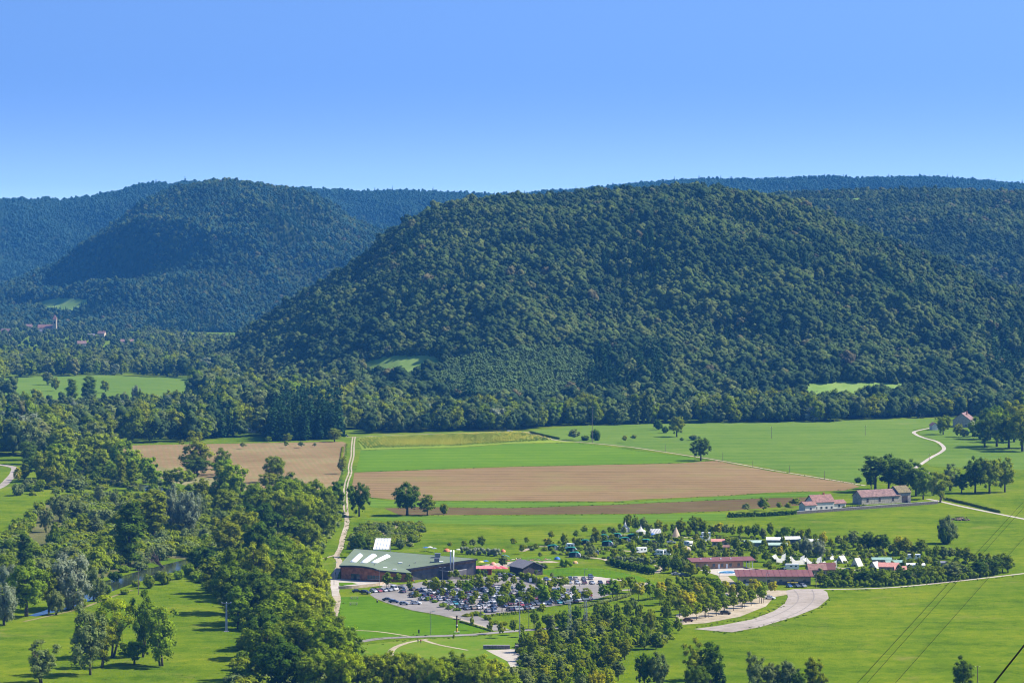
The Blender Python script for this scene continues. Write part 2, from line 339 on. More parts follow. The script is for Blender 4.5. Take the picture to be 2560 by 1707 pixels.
hillR = Hill('hill', silR, [(1500, 3700), (2960, 3500)], [(1500, 900), (2960, 900)], 11, 1500, 2900, 0.8, 13.0)

# pastures let into the wooded slopes (sheets that follow the slope)
def clearing(hill, poly):
    xs = [p[0] for p in poly]; b = MB(); nx, nv = 40, 130
    grid = {}
    for i in range(nx + 1):
        for j in range(nv + 1):
            x = min(xs) + (max(xs) - min(xs)) * i / nx; v = j / nv
            p = hill.P(x, v); q = proj(*p)
            grid[i, j] = (p, inside(q[0], q[1], poly))
    V = []; idx = {}; Fs = []
    for i in range(nx):
        for j in range(nv):
            k = [(i, j), (i + 1, j), (i + 1, j + 1), (i, j + 1)]
            if sum(grid[a][1] for a in k) >= 2:
                f = []
                for a in k:
                    if a not in idx: idx[a] = len(V); V.append(grid[a][0] + Vector((0, 0, 0.9)))
                    f.append(idx[a])
                Fs.append(tuple(f))
    b.add(V, Fs); struct(b.build('pasture', M['hill_grass'], smooth=True))
CLM = [[(890, 915), (925, 903), (985, 893), (1060, 890), (1110, 898), (1110, 925), (1040, 945), (960, 952), (930, 940)],
       [(1985, 962), (2060, 957), (2290, 962), (2270, 985), (2180, 1010), (2060, 1015), (2010, 1010)],
       [(1085, 1018), (1180, 1016), (1190, 1030), (1090, 1042)]]
CLN = [[(90, 760), (150, 745), (235, 752), (190, 775), (120, 776)]]
CLR = [[(2030, 500), (2150, 497), (2155, 503), (2035, 506)]]
for c in CLM: clearing(hillM, c)
for c in CLN: clearing(hillN, c)
for c in CLR: clearing(hillR, c)

# ------------------------------------------------------------------ trees: leaf-card crowns on branching trunks
def crown_arrays(blobs, n, leaf, seed, up=0.25, flat=1.0):
    g = np.random.default_rng(seed); B = np.array(blobs, float)
    w = B[:, 3] ** 2; k = g.choice(len(B), n, p=w / w.sum())
    d = g.normal(size=(n, 3)); d /= np.linalg.norm(d, axis=1)[:, None]
    d[:, 2] = np.where(g.random(n) < 0.6, np.abs(d[:, 2]), d[:, 2])
    r = B[k, 3] * (0.62 + 0.45 * g.random(n))
    p = B[k, :3] + d * r[:, None] * np.array([1, 1, flat])
    cen = B[:, :3].mean(0); o = p - cen; o /= (np.linalg.norm(o, axis=1)[:, None] + 1e-6)
    nr = d * 0.9 + o * 0.5 + g.normal(size=(n, 3)) * 0.36 + np.array([0, 0, up + .18]); nr /= np.linalg.norm(nr, axis=1)[:, None]
    a = np.cross(nr, g.normal(size=(n, 3))); a /= np.linalg.norm(a, axis=1)[:, None]; c = np.cross(nr, a)
    s = leaf * (0.55 + 0.9 * g.random(n))[:, None]
    q = s * (0.6 + 0.5 * g.random(n))[:, None]
    V = np.stack([p - a * s, p - c * q * 0.8 + a * s * 0.1, p + a * s, p + c * q * 0.8 - a * s * 0.1], 1).reshape(-1, 3)
    blobt = g.random(len(B))
    tint = np.clip(0.5 * g.random(n) + 0.5 * blobt[k], 0, 1)
    return V, tint
_t = bmesh.new(); bmesh.ops.create_icosphere(_t, subdivisions=1, radius=1.0); _t.verts.ensure_lookup_table()
ICO_V = np.array([v.co[:] for v in _t.verts]); ICO_F = np.array([[v.index for v in f.verts] for f in _t.faces]); _t.free()
def crown_mesh(name, blobs, n, leaf, seed, up=0.25, flat=1.0, mat=None, core=0.62):
    V, tint = crown_arrays(blobs, n, leaf, seed, up, flat)
    g = np.random.default_rng(seed + 77); cv = []; cf = []; ct = []
    for k, (x, y, z, r) in enumerate(blobs):        # the leafy mass inside each clump
        q = ICO_V * (1 + g.uniform(-.22, .22, size=(len(ICO_V), 1))) * r * core * np.array([1, 1, flat]) + np.array([x, y, z])
        cf.append(ICO_F + len(V) + k * len(ICO_V)); cv.append(q); ct.append(0.15 + 0.5 * g.random(len(ICO_F)))
    nc = len(ICO_F) * len(blobs); V = np.concatenate([V] + cv); tint = np.concatenate([tint] + ct)
    m = bpy.data.meshes.new(name); m.vertices.add(len(V)); m.vertices.foreach_set('co', V.ravel().astype(np.float32))
    li = np.concatenate([np.arange(4 * n), np.concatenate(cf).ravel()]).astype(np.int32)
    m.loops.add(len(li)); m.loops.foreach_set('vertex_index', li)
    m.polygons.add(n + nc)
    m.polygons.foreach_set('loop_start', np.concatenate([np.arange(0, 4 * n, 4), 4 * n + np.arange(0, 3 * nc, 3)]).astype(np.int32))
    m.polygons.foreach_set('loop_total', np.concatenate([np.full(n, 4), np.full(nc, 3)]).astype(np.int32))
    a = m.attributes.new('tint', 'FLOAT', 'FACE'); a.data.foreach_set('value', tint.astype(np.float32))
    m.update(calc_edges=True); m.materials.append(mat or L['mid']); return m
def trunk_mesh(name, h, r, blobs, seed, fork=0.35, nb=9, stems=1):
    g = random.Random(seed); b = MB()
    for s in range(stems):
        ox, oy = (0, 0) if stems == 1 else (g.uniform(-.5, .5), g.uniform(-.5, .5))
        lean = (g.uniform(-1, 1) * (0.03 if stems == 1 else 0.18) * h, g.uniform(-1, 1) * (0.03 if stems == 1 else 0.18) * h)
        pts = [(ox + lean[0] * t + g.uniform(-.04, .04) * r * 8 * t, oy + lean[1] * t, h * 0.82 * t - (0.3 if t == 0 else 0)) for t in (0, .2, .45, .7, 1)]
        rr = r / stems ** 0.5
        b.tube(pts, [rr * 1.25, rr, rr * .75, rr * .45, rr * .15], 6)
        for i in range(nb // stems):
            t = fork + (0.75 - fork) * g.random(); k = g.choice(blobs)
            st = Vector((ox + lean[0] * t, oy + lean[1] * t, h * 0.82 * t)); en = Vector(k[:3])
            md = st.lerp(en, 0.5) + Vector((0, 0, -0.04 * h)) * g.random()
            b.tube([st, md, en], [rr * .42, rr * .28, rr * .08], 4, cap=False)
    return b.mesh(name, BARK, smooth=True)
def ellip_blobs(n, cx, cz, rx, rz, br, seed, jit=0.2, fill=0.25, top=1.0):
    g = random.Random(seed); out = []
    for i in range(n):
        z = 1 - 2 * (i + .5) / n; a = i * 2.39996 + g.uniform(-.3, .3)
        rr = math.sqrt(max(0, 1 - z * z)); f = g.uniform(0.35, 0.7) if g.random() < fill else g.uniform(0.72, 0.98)
        f *= 1 + g.uniform(-jit, jit)
        w = rx * (1 if z < 0 else top * z + (1 - z))
        out.append((cx + math.cos(a) * rr * w * f, math.sin(a) * rr * w * f, cz + z * rz * f, br * g.uniform(0.65, 1.3)))
    return out
PROTO = {}
def proto(kind, h, w, crown, trunk): PROTO.setdefault(kind, []).append((h, w, crown, trunk))
for i in range(8):     # broad round crown, 15 m tall, 13 m wide
    bl = ellip_blobs(64, 0, 8.6, 5.5, 5.8, 1.35, 100 + i, 0.26, 0.3); proto('broad', 15.2, 12.6, crown_mesh('crown', bl, 5200, 0.30, i, core=.55), trunk_mesh('trunk', 14, 0.45, bl, i))
for i in range(3):     # tall oval crown
    bl = ellip_blobs(54, 0, 9.3, 3.7, 6.6, 1.2, 200 + i, 0.27, .3); proto('oval', 16.6, 9.2, crown_mesh('crown', bl, 4200, 0.29, 20 + i, core=.55), trunk_mesh('trunk', 15, 0.34, bl, 20 + i))
for i in range(3):     # poplar: tall dense column
    bl = ellip_blobs(44, 0, 12, 3.0, 10.6, 1.5, 300 + i, 0.12, 0.3); proto('poplar', 24, 8.2, crown_mesh('crown', bl, 5200, 0.32, 30 + i), trunk_mesh('trunk', 22, 0.42, bl, 30 + i, 0.15))
for i in range(3):     # willow: wide, several stems, crown to the ground
    bl = ellip_blobs(44, 0, 6.3, 5.6, 5.6, 1.6, 400 + i, 0.25); proto('willow', 13, 13, crown_mesh('crown', bl, 5200, 0.28, 40 + i, 0.1, 1.25), trunk_mesh('trunk', 11, 0.5, bl, 40 + i, 0.2, 12, 3))
for i in range(4):     # open crown, several stems, gaps
    bl = ellip_blobs(34, 0, 8.0, 4.2, 7.0, 1.35, 500 + i, 0.32, 0.35); proto('open', 15.5, 10.5, crown_mesh('crown', bl, 3600, 0.28, 50 + i, core=.5), trunk_mesh('trunk', 14, 0.36, bl, 50 + i, 0.2, 22, 2))
for i in range(4):     # young planted tree
    bl = ellip_blobs(20, 0, 4.0, 1.75, 2.05, 0.75, 600 + i, 0.22); proto('young', 6.3, 4.5, crown_mesh('crown', bl, 1200, 0.20, 60 + i), trunk_mesh('trunk', 5, 0.11, bl, 60 + i, 0.45))
for i in range(3):     # bush to the ground
    bl = ellip_blobs(22, 0, 1.3, 2.0, 1.25, 0.8, 700 + i, 0.25); proto('bush', 3.0, 5.4, crown_mesh('crown', bl, 900, 0.27, 70 + i), trunk_mesh('trunk', 2.4, 0.12, bl, 70 + i, 0.1, 6, 3))
def cone_blobs(h, r, seed, n=60):
    g = random.Random(seed); out = []
    for i in range(n):
        t = (i + .5) / n; z = h * (0.10 + 0.88 * t); rr = r * (1 - t) ** 0.85 + 0.12; a = i * 2.4 + g.uniform(-.4, .4); f = g.uniform(.45, .95)
        out.append((math.cos(a) * rr * f, math.sin(a) * rr * f, z, max(0.35, rr * 0.42)))
    return out
for i in range(3):     # spruce
    bl = cone_blobs(20, 3.4, 800 + i); proto('spruce', 20, 7.2, crown_mesh('crown', bl, 2200, 0.42, 80 + i, -0.1, 0.6), trunk_mesh('trunk', 22, 0.3, bl, 80 + i, 0.1, 4))
for i in range(2):     # pine: flat-topped clumps on a bare trunk
    bl = ellip_blobs(26, 0, 12.5, 4.2, 5.0, 1.5, 850 + i, 0.3, 0.2); proto('pine', 18, 9.5, crown_mesh('crown', bl, 1900, 0.36, 85 + i, 0.2, 0.7), trunk_mesh('trunk', 17, 0.4, bl, 85 + i, 0.4, 12))
g_ = random.Random(5)
bare_bl = [(g_.uniform(-4, 4), g_.uniform(-4, 4), g_.uniform(5, 10.5), .3) for _ in range(40)]
bare_tr = trunk_mesh('trunk', 9, 0.4, bare_bl, 3, 0.15, 60, 2); bare_cr = crown_mesh('crown', bare_bl, 120, 0.2, 9)
proto('bare', 10.5, 9, bare_cr, bare_tr)

KINDWORD = {'broad': 'broad round-crowned tree', 'oval': 'tall oval-crowned tree', 'poplar': 'tall columnar poplar', 'willow': 'wide bushy willow', 'open': 'loose open-crowned tree', 'young': 'young slender tree',
            'bush': 'low rounded shrub', 'spruce': 'pointed dark spruce', 'pine': 'flat-topped pine', 'bare': 'nearly bare dead tree'}
COLWORD = {'mid': 'green', 'dark': 'dark green', 'yellow': 'yellow-green', 'olive': 'olive', 'silver': 'silvery', 'grey': 'grey-green', 'gold': 'golden yellow', 'fresh': 'bright green', 'rust': 'rusty brown', 'conifer': 'blackish green', 'wood': 'green', 'wood2': 'dark green'}
NAMES = {'poplar': 'poplar_tree', 'willow': 'willow_tree', 'spruce': 'spruce_tree', 'pine': 'pine_tree', 'bush': 'shrub', 'bare': 'dead_tree'}
PLACES = {}; NTREE = [0]; PENDING = []
def tree(*a, **k): PENDING.append((a, k))
def grow_trees(limit=315):
    """the largest in the photo become things of their own, the smallest go into one mass"""
    big = sorted((p for p in PENDING if p[0][0] != 'bush'), key=lambda p: -p[0][4] * p[0][5])
    keep = set(id(p) for p in big[:limit]); small = []
    for p in PENDING:
        if p[0][0] == 'bush' or id(p) in keep: make_tree(*p[0], **p[1])
        else: small.append(p[0])
    pts = []
    for kind, col, px, py, hp, wp, place in small:
        q = gp(px, py); h, w = (7.0, 4.9) if kind == 'young' else (13.6, 11.0); s = F / q.y
        key = ('y_' if kind == 'young' else 'n_') + {'gold': 'gold', 'yellow': 'gold', 'fresh': 'mid', 'olive': 'olive', 'grey': 'grey', 'silver': 'grey'}.get(col, 'mid')
        pts.append((q.x, q.y, 0, key, wp / s / w, hp / s / h))
    forest('treeline', 'small trees massed in the campsite hedges and pitches', pts)
def make_tree(kind, col, px, py, hp, wp, place, base_z=0.0, lean=None, stakes=False):
    """tree whose foot shows at px, py and which is hp tall and wp wide in photo pixels"""
    P = gp(px, py, base_z); s = F / P.y
    h, w, cr, tr = PROTO[kind][NTREE[0] % len(PROTO[kind])]; NTREE[0] += 1
    hm, wm = hp / s, wp / s
    o = empty(NAMES.get(kind, 'tree'), P, rng.uniform(0, 6.28), (wm / w, wm / w, hm / h))
    if lean: o.rotation_euler = (lean[0], lean[1], o.rotation_euler[2])
    link('trunk', tr, o); link('crown', cr, o, mat=L[col])
    if stakes:
        b = MB()
        for a in (0.3, 2.4, 4.5): b.tube([(0.75 * math.cos(a), 0.75 * math.sin(a), -.1), (0.75 * math.cos(a), 0.75 * math.sin(a), 1.9)], 0.07, 4)
        k = link('stake', b.mesh('stake', BARK), o); k['kind'] = 'stuff'
    o['category'] = 'shrub' if kind == 'bush' else 'tree'
    PLACES.setdefault(place, []).append((px, f'{COLWORD[col]} {KINDWORD[kind]}', o, kind))
    return o
def finish_labels():
    for place, items in PLACES.items():
        items.sort(key=lambda t: t[0]); cnt = {}
        tot = {}
        for it in items: tot[it[1]] = tot.get(it[1], 0) + 1
        for it in items:
            cnt[it[1]] = cnt.get(it[1], 0) + 1
            o = it[2]; o['group'] = ('shrubs ' if it[3] == 'bush' else 'trees ') + place
            o['label'] = f'{it[1]} {place}' + ('' if tot[it[1]] == 1 else f', {ordinal(cnt[it[1]])} from left')

# ---- forests: one mass per slope, instanced
fc = bpy.data.collections.new('forest_kinds')
KIDX = {}
def fproto(key, mesh_): 
    o = bpy.data.objects.new(f'k{len(KIDX):02d}_{key}', mesh_); fc.objects.link(o); KIDX.setdefault(key, []).append(len(fc.objects) - 1)
cnt_ = [0]
def fp(key, mesh_):
    o = bpy.data.objects.new(f'k{cnt_[0]:02d}_{key}', mesh_); fc.objects.link(o); KIDX.setdefault(key, []).append(cnt_[0]); cnt_[0] += 1
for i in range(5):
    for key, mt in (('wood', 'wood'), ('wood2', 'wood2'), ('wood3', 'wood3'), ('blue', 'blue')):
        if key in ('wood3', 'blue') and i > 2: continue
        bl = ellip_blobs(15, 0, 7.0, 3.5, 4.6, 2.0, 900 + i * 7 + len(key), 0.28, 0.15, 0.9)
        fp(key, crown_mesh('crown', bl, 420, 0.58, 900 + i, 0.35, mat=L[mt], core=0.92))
for i in range(3):
    bl = cone_blobs(17, 2.9, 950 + i, 40); fp('spruce', crown_mesh('crown', bl, 480, 0.62, 950 + i, -0.1, 0.6, mat=L['conifer'], core=0.8))
for i in range(2):
    bl = ellip_blobs(14, 0, 3.8, 1.5, 3.9, 0.85, 960 + i, 0.2); fp('sapling', crown_mesh('crown', bl, 260, 0.36, 960 + i, 0.4, mat=L['sapling'], core=.9))
for i in range(2):
    bl = ellip_blobs(26, 0, 6.0, 4.6, 5.2, 1.5, 970 + i, 0.25); fp('silver', crown_mesh('crown', bl, 620, 0.60, 970 + i, 0.2, mat=L['silver'] if i else L['grey']))
for i in range(2):
    bl = ellip_blobs(26, 0, 9.5, 2.6, 8.6, 1.3, 975 + i, 0.15); fp('poplar', crown_mesh('crown', bl, 700, 0.55, 975 + i, 0.2, mat=L['wood']))
for i in range(3):
    bl = ellip_blobs(14, 0, 0.9, 1.6, 0.9, 0.7, 980 + i, 0.3); fp('scrub', crown_mesh('crown', bl, 260, 0.30, 980 + i, 0.3, mat=(L['grey'], L['mid'], L['olive'])[i]))
for i, (nm, mt) in enumerate((('mid', 'mid'), ('gold', 'gold'), ('olive', 'olive'), ('grey', 'grey'))):
    bl = ellip_blobs(20, 0, 4.2, 1.75, 2.2, 0.75, 640 + i, 0.22); fp('y_' + nm, crown_mesh('crown', bl, 700, 0.27, 640 + i, mat=L[mt]))
    bl = ellip_blobs(36, 0, 7.4, 4.4, 5.4, 1.5, 650 + i, 0.25); fp('n_' + nm, crown_mesh('crown', bl, 1500, 0.42, 650 + i, mat=L[mt]))
for i in range(2):
    bl = ellip_blobs(30, 0, 8.6, 4.2, 5.0, 1.4, 990 + i, 0.25); fp('near', crown_mesh('crown', bl, 1500, 0.42, 990 + i, 0.25, mat=(L['mid'], L['olive'])[i]))
for i in range(4):
    bl = [(math.cos(a * 1.9 + i) * .35, math.sin(a * 1.9 + i) * .35, .18, .32) for a in range(5)]
    fp('tuft', crown_mesh('crown', bl, 46, .16, 1200 + i, .2, mat=L['grass'] if i % 2 else L['weeds'], core=.5))
def gn_group():
    ng = bpy.data.node_groups.new('forest', 'GeometryNodeTree')
    ng.interface.new_socket('Geometry', in_out='INPUT', socket_type='NodeSocketGeometry'); ng.interface.new_socket('Geometry', in_out='OUTPUT', socket_type='NodeSocketGeometry')
    n, l = ng.nodes, ng.links
    gi, go = n.new('NodeGroupInput'), n.new('NodeGroupOutput')
    ci = n.new('GeometryNodeCollectionInfo'); ci.inputs['Collection'].default_value = fc; ci.inputs['Separate Children'].default_value = True; ci.inputs['Reset Children'].default_value = True
    ip = n.new('GeometryNodeInstanceOnPoints'); ip.inputs['Pick Instance'].default_value = True
    def attr(nm, ty):
        a = n.new('GeometryNodeInputNamedAttribute'); a.data_type = ty; a.inputs['Name'].default_value = nm; return a.outputs['Attribute']
    l.new(gi.outputs[0], ip.inputs['Points']); l.new(ci.outputs[0], ip.inputs['Instance'])
    l.new(attr('idx', 'INT'), ip.inputs['Instance Index'])
    er = n.new('FunctionNodeEulerToRotation'); l.new(attr('rot', 'FLOAT_VECTOR'), er.inputs[0]); l.new(er.outputs[0], ip.inputs['Rotation'])
    l.new(attr('scl', 'FLOAT_VECTOR'), ip.inputs['Scale']); l.new(ip.outputs[0], go.inputs[0])
    return ng
NG = gn_group()
def forest(name, label, pts):
    """pts: (x, y, z, kind, scale_xy, scale_z)"""
    m = bpy.data.meshes.new(name); n = len(pts)
    m.vertices.add(n); m.vertices.foreach_set('co', np.array([p[:3] for p in pts], np.float32).ravel())
    a = m.attributes.new('idx', 'INT', 'POINT'); a.data.foreach_set('value', np.array([rng.choice(KIDX[p[3]]) for p in pts], np.int32))
    a = m.attributes.new('rot', 'FLOAT_VECTOR', 'POINT'); a.data.foreach_set('vector', np.array([(0, 0, rng.uniform(0, 6.28)) for p in pts], np.float32).ravel())
    a = m.attributes.new('scl', 'FLOAT_VECTOR', 'POINT'); a.data.foreach_set('vector', np.array([(p[4], p[4], p[5]) for p in pts], np.float32).ravel())
    o = bpy.data.objects.new(name, m); C.objects.link(o)
    md = o.modifiers.new('forest', 'NODES'); md.node_group = NG
    o['kind'] = 'stuff'; o['label'] = label; o['category'] = 'forest'
    return o
def wooded(hill, spacing, size, cl, vmin=0.0, conifer=None, sap=None, xr=(-60, 2620), far=False):
    pts = []; g = random.Random(int(spacing * 10)); x0, x1 = max(hill.x0, xr[0]), min(hill.x1, xr[1])
    Ym = hill.Y((x0 + x1) / 2, .5); dx = spacing * F / Ym
    x = x0
    while x < x1:
        d = interp(x, hill.depth); nv = max(2, int(d * 1.05 / spacing))
        for j in range(nv):
            v = vmin + (1.03 - vmin) * (j + g.random()) / nv; xx = x + g.uniform(-.6, .6) * dx
            p = hill.P(xx, min(v, 1.03)); q = proj(*p)
            if any(inside(q[0], q[1], c) for c in cl): continue
            s = size * min(1.75, max(.5, math.exp(g.gauss(-.06, .27))))
            patch = noise.noise((p.x / 110, p.y / 110, 4.0)) + .6 * noise.noise((p.x / 38, p.y / 38, 7.0)); k = 'wood2' if patch + g.uniform(-.25, .25) > 0.05 else 'wood'
            if g.random() < 0.03: k = 'wood3'
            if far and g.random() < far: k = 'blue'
            if not far: s *= 1.28 - 0.52 * min(v, 1)
            s *= 1 + 0.42 * noise.noise((p.x / 70, p.y / 70, 8.0)) + .12 * noise.noise((p.x / 25, p.y / 25, 2.0))
            if conifer and conifer(q[0], q[1], p, g): k = 'spruce'; s *= 0.95
            if sap and inside(q[0], q[1], sap):
                k = 'sapling'; s = size * g.uniform(.9, 1.25)
                for _ in range(6):
                    pts.append((p.x + g.uniform(-4, 4), p.y + g.uniform(-4, 4), p.z - .3, k, s * g.uniform(.8, 1.1), s * g.uniform(.8, 1.2)))
            pts.append((p.x, p.y, p.z - (0.6 if k == 'sapling' else 3.6) * s, k, s * g.uniform(.85, 1.25), s * g.uniform(.9, 1.1)))
        x += dx
    return pts
def conM(x, y, p, g):
    if inside(x, y, [(1470, 900), (1640, 880), (1660, 990), (1440, 1000)]): return g.random() < .75
    if inside(x, y, [(2450, 850), (2560, 820), (2600, 960), (2480, 960)]): return g.random() < .7
    return noise.noise((p.x / 90, p.y / 90, 11)) > 0.38 and g.random() < .5
SAP = [(1100, 920), (1200, 890), (1330, 880), (1470, 890), (1490, 940), (1440, 985), (1420, 1015), (1180, 1010), (1080, 985)]
forest('forest', 'dense deciduous forest covering the rounded main hill', wooded(hillM, 6.2, 0.98, CLM, 0.0, conM, SAP))
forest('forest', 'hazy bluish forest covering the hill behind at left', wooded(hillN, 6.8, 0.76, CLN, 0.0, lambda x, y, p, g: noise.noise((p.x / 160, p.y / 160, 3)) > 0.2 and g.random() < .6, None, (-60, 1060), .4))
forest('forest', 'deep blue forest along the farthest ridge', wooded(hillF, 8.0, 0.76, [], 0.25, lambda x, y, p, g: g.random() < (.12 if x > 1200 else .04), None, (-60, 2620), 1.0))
forest('forest', 'forest on the plateau behind the main hill at right', wooded(hillR, 6.4, 0.82, CLR, 0.2, None, None, (1800, 2620)))

# ------------------------------------------------------------------ fields, roads and water on the valley floor
sheet('field', [(288, 1120), (330, 1113), (480, 1110), (858, 1104), (866, 1108), (858, 1150), (852, 1185), (838, 1222), (700, 1226), (600, 1212), (520, 1196), (420, 1186), (370, 1172), (345, 1148)], M['soil2'], 0.05)
sheet('field', [(893, 1098), (1000, 1091), (1280, 1080), (1312, 1081), (1385, 1101), (1450, 1106), (1280, 1108), (1150, 1117), (905, 1124)], land('sunflower_ground', [(0.15, 0.22, 0.02), (0.21, 0.25, 0.025)], bump=0), 0.05)
sheet('field', [(902, 1126), (1150, 1119), (1280, 1110), (1450, 1107), (1560, 1121), (1735, 1144), (1735, 1153), (1650, 1158), (1280, 1165), (890, 1179)], M['crop'], 0.06)
sheet('field', [(886, 1181), (1280, 1167), (1700, 1158), (1790, 1151), (1850, 1163), (1930, 1178), (2130, 1209), (2150, 1216), (2110, 1226), (1920, 1231), (1830, 1238), (1600, 1248), (1540, 1253), (1280, 1252), (1000, 1250), (900, 1240), (880, 1215)], M['soil'], 0.05)
sheet('field', [(900, 1245), (1000, 1254), (1280, 1256), (1540, 1257), (1700, 1247), (1920, 1235), (2050, 1232), (2040, 1240), (1920, 1244), (1500, 1262), (1280, 1269), (1050, 1266), (930, 1268)], M['strip'], 0.055)
sheet('field', [(960, 1270), (1050, 1267), (1280, 1270), (1500, 1263), (1920, 1245), (2030, 1242), (2010, 1262), (1830, 1276), (1650, 1283), (1280, 1286), (1000, 1287)], M['dark_soil'], 0.05)
sheet('field', [(900, 1296), (1000, 1290), (1280, 1289), (1650, 1286), (1815, 1282), (1815, 1300), (1600, 1306), (1280, 1312), (1000, 1306)], M['strip'], 0.05)
sheet('field', [(1330, 1078), (1420, 1066), (1640, 1058), (1760, 1058), (2120, 1050), (2338, 1046), (2330, 1066), (2282, 1074), (2282, 1086), (2340, 1107), (2352, 1123), (2288, 1163), (2150, 1208), (1990, 1180), (1780, 1146), (1735, 1138), (1560, 1115), (1450, 1103), (1390, 1098)], M['pale_meadow'], 0.05)
sheet('field', [(2350, 1072), (2560, 1075), (2700, 1080), (2700, 1180), (2330, 1165), (2310, 1155), (2362, 1124), (2352, 1104), (2300, 1086), (2300, 1078)], M['pale_meadow'], 0.05)
sheet('field', [(20, 943), (250, 938), (470, 945), (560, 965), (500, 990), (470, 1010), (300, 1022), (90, 1016), (-60, 975)], M['pale_meadow'], 0.05)
sheet('field', [(590, 1052), (690, 1050), (680, 1074), (590, 1080)], M['pale_meadow'], 0.05)
sheet('lawn', [(840, 1492), (925, 1490), (945, 1503), (1000, 1522), (1080, 1537), (1180, 1556), (1225, 1574), (1180, 1583), (1050, 1589), (950, 1594), (890, 1604), (850, 1585), (838, 1540)], M['lawn'], 0.05)
sheet('lawn', [(900, 1612), (1050, 1596), (1200, 1590), (1320, 1580), (1320, 1620), (1280, 1670), (1200, 1690), (980, 1690), (900, 1640)], land('park_grass', [(0.075, 0.150, 0.010), (0.100, 0.165, 0.012), (0.135, 0.175, 0.022)], 0.02, 0.12, 0.8, bump=0.2, patch=[(0.12, 0.60, 0.72, (0.20, 0.15, 0.05), 0.5)]), 0.045)
sheet('lawn', [(1330, 1428), (1420, 1418), (1500, 1420), (1600, 1440), (1655, 1464), (1560, 1452), (1480, 1441), (1380, 1440)], M['lawn'], 0.05)
sheet('wetland', [(40, 1320), (110, 1260), (200, 1232), (300, 1235), (520, 1260), (640, 1300), (600, 1380), (480, 1400), (400, 1392), (270, 1440), (120, 1470), (-60, 1460), (-60, 1390)], M['marsh'], 0.05)
sheet('wetland', [(395, 1165), (520, 1195), (640, 1215), (600, 1230), (470, 1215), (400, 1195)], M['dry'], 0.055)
sheet('wetland', [(905, 1312), (1050, 1308), (1060, 1325), (1030, 1360), (960, 1362), (905, 1345)], M['dry'], 0.05)
# river
m_, n_, l_ = new_mat('river_water')
o_ = n_.new('ShaderNodeOutputMaterial'); p_ = n_.new('ShaderNodeBsdfPrincipled'); p_.inputs['Base Color'].default_value = (0.030, 0.040, 0.020, 1); p_.inputs['Roughness'].default_value = 0.06
p_.inputs['IOR'].default_value = 1.33
t_ = n_.new('ShaderNodeTexCoord'); x_ = n_.new('ShaderNodeTexNoise'); x_.inputs['Scale'].default_value = 0.5; x_.inputs['Detail'].default_value = 3; l_.new(t_.outputs['Object'], x_.inputs['Vector'])
bp = n_.new('ShaderNodeBump'); bp.inputs['Strength'].default_value = 0.18; bp.inputs['Distance'].default_value = 0.25; l_.new(x_.outputs[0], bp.inputs['Height']); l_.new(bp.outputs[0], p_.inputs['Normal']); l_.new(p_.outputs[0], o_.inputs[0])
WATER = m_
sheet('river', [(70, 1538), (105, 1528), (165, 1506), (235, 1470), (262, 1452), (330, 1432), (400, 1414), (470, 1396), (560, 1380), (640, 1362), (650, 1372), (560, 1394), (490, 1417), (440, 1428), (370, 1446), (320, 1463), (268, 1482), (200, 1511), (150, 1527), (90, 1540)], WATER, 0.07)
sheet('river', [(90, 1163), (160, 1160), (260, 1180), (330, 1205), (420, 1222), (500, 1232), (540, 1250), (480, 1248), (400, 1236), (300, 1216), (230, 1196), (150, 1174)], WATER, 0.07)
# bank strip: pale earth along the near shore
ribbon('riverbank', [(60, 1553), (150, 1533), (205, 1519), (275, 1493), (330, 1474)], 1.8, M['dry'], 0.08, 0, 0.8)
# gravel paths, tracks and roads
for o in (-0.95, 0.95):
    ribbon('farm_track', [(885, 1092), (882, 1115), (881, 1140), (875, 1165), (875, 1182), (868, 1202), (864, 1222), (864, 1260), (866, 1290)], 1.0, M['gravel'], 0.10, o, 0.35)
ribbon('path', [(866, 1280), (867, 1310), (858, 1340), (851, 1370), (841, 1390), (848, 1402), (846, 1420), (836, 1440), (834, 1462), (842, 1492), (841, 1510), (834, 1540), (830, 1570)], [2.6, 3.6], M['gravel'], 0.11, 0, 0.4)
ribbon('path', [(780, 1404), (815, 1394), (842, 1386)], 1.6, M['gravel'], 0.105, 0, 0.2)
ribbon('farm_road', [(866, 1093), (1000, 1087), (1150, 1083), (1300, 1079), (1340, 1088), (1395, 1101), (1460, 1106), (1580, 1118), (1735, 1141), (1800, 1151), (1920, 1173), (2060, 1196), (2165, 1214)], 2.4, M['gravel'], 0.09, 0, 0.3)
ribbon('farm_road', [(2288, 1170), (2325, 1145), (2352, 1130), (2360, 1119), (2343, 1104), (2312, 1095), (2290, 1086), (2288, 1078), (2335, 1068)], 3.0, M['white_gravel'], 0.09, 0, 0.2)
ribbon('farm_road', [(2318, 1247), (2345, 1252), (2420, 1269), (2560, 1297), (2700, 1325)], 3.2, M['white_gravel'], 0.09, 0, 0.2)
ribbon('path', [(2040, 1473), (2130, 1472), (2230, 1468), (2330, 1459), (2440, 1447), (2560, 1433), (2700, 1415)], 2.2, M['white_gravel'], 0.09, 0, 0.3)
ribbon('road', [(-60, 1240), (0, 1217), (22, 1198), (36, 1180), (28, 1166), (-60, 1156)], 5.5, M['track'], 0.10)
ribbon('road', [(880, 1607), (950, 1596), (1050, 1591), (1180, 1586), (1260, 1579), (1340, 1573), (1450, 1565), (1560, 1560), (1640, 1558)], 4.6, M['asphalt'], 0.10)
ribbon('path', [(845, 1574), (940, 1578), (1030, 1591)], 1.3, M['gravel'], 0.095, 0, 0.15)
ribbon('path', [(1068, 1597), (1020, 1606), (985, 1620), (976, 1638), (990, 1662)], [1.6, 3.2], M['gravel'], 0.095, 0, 0.2)
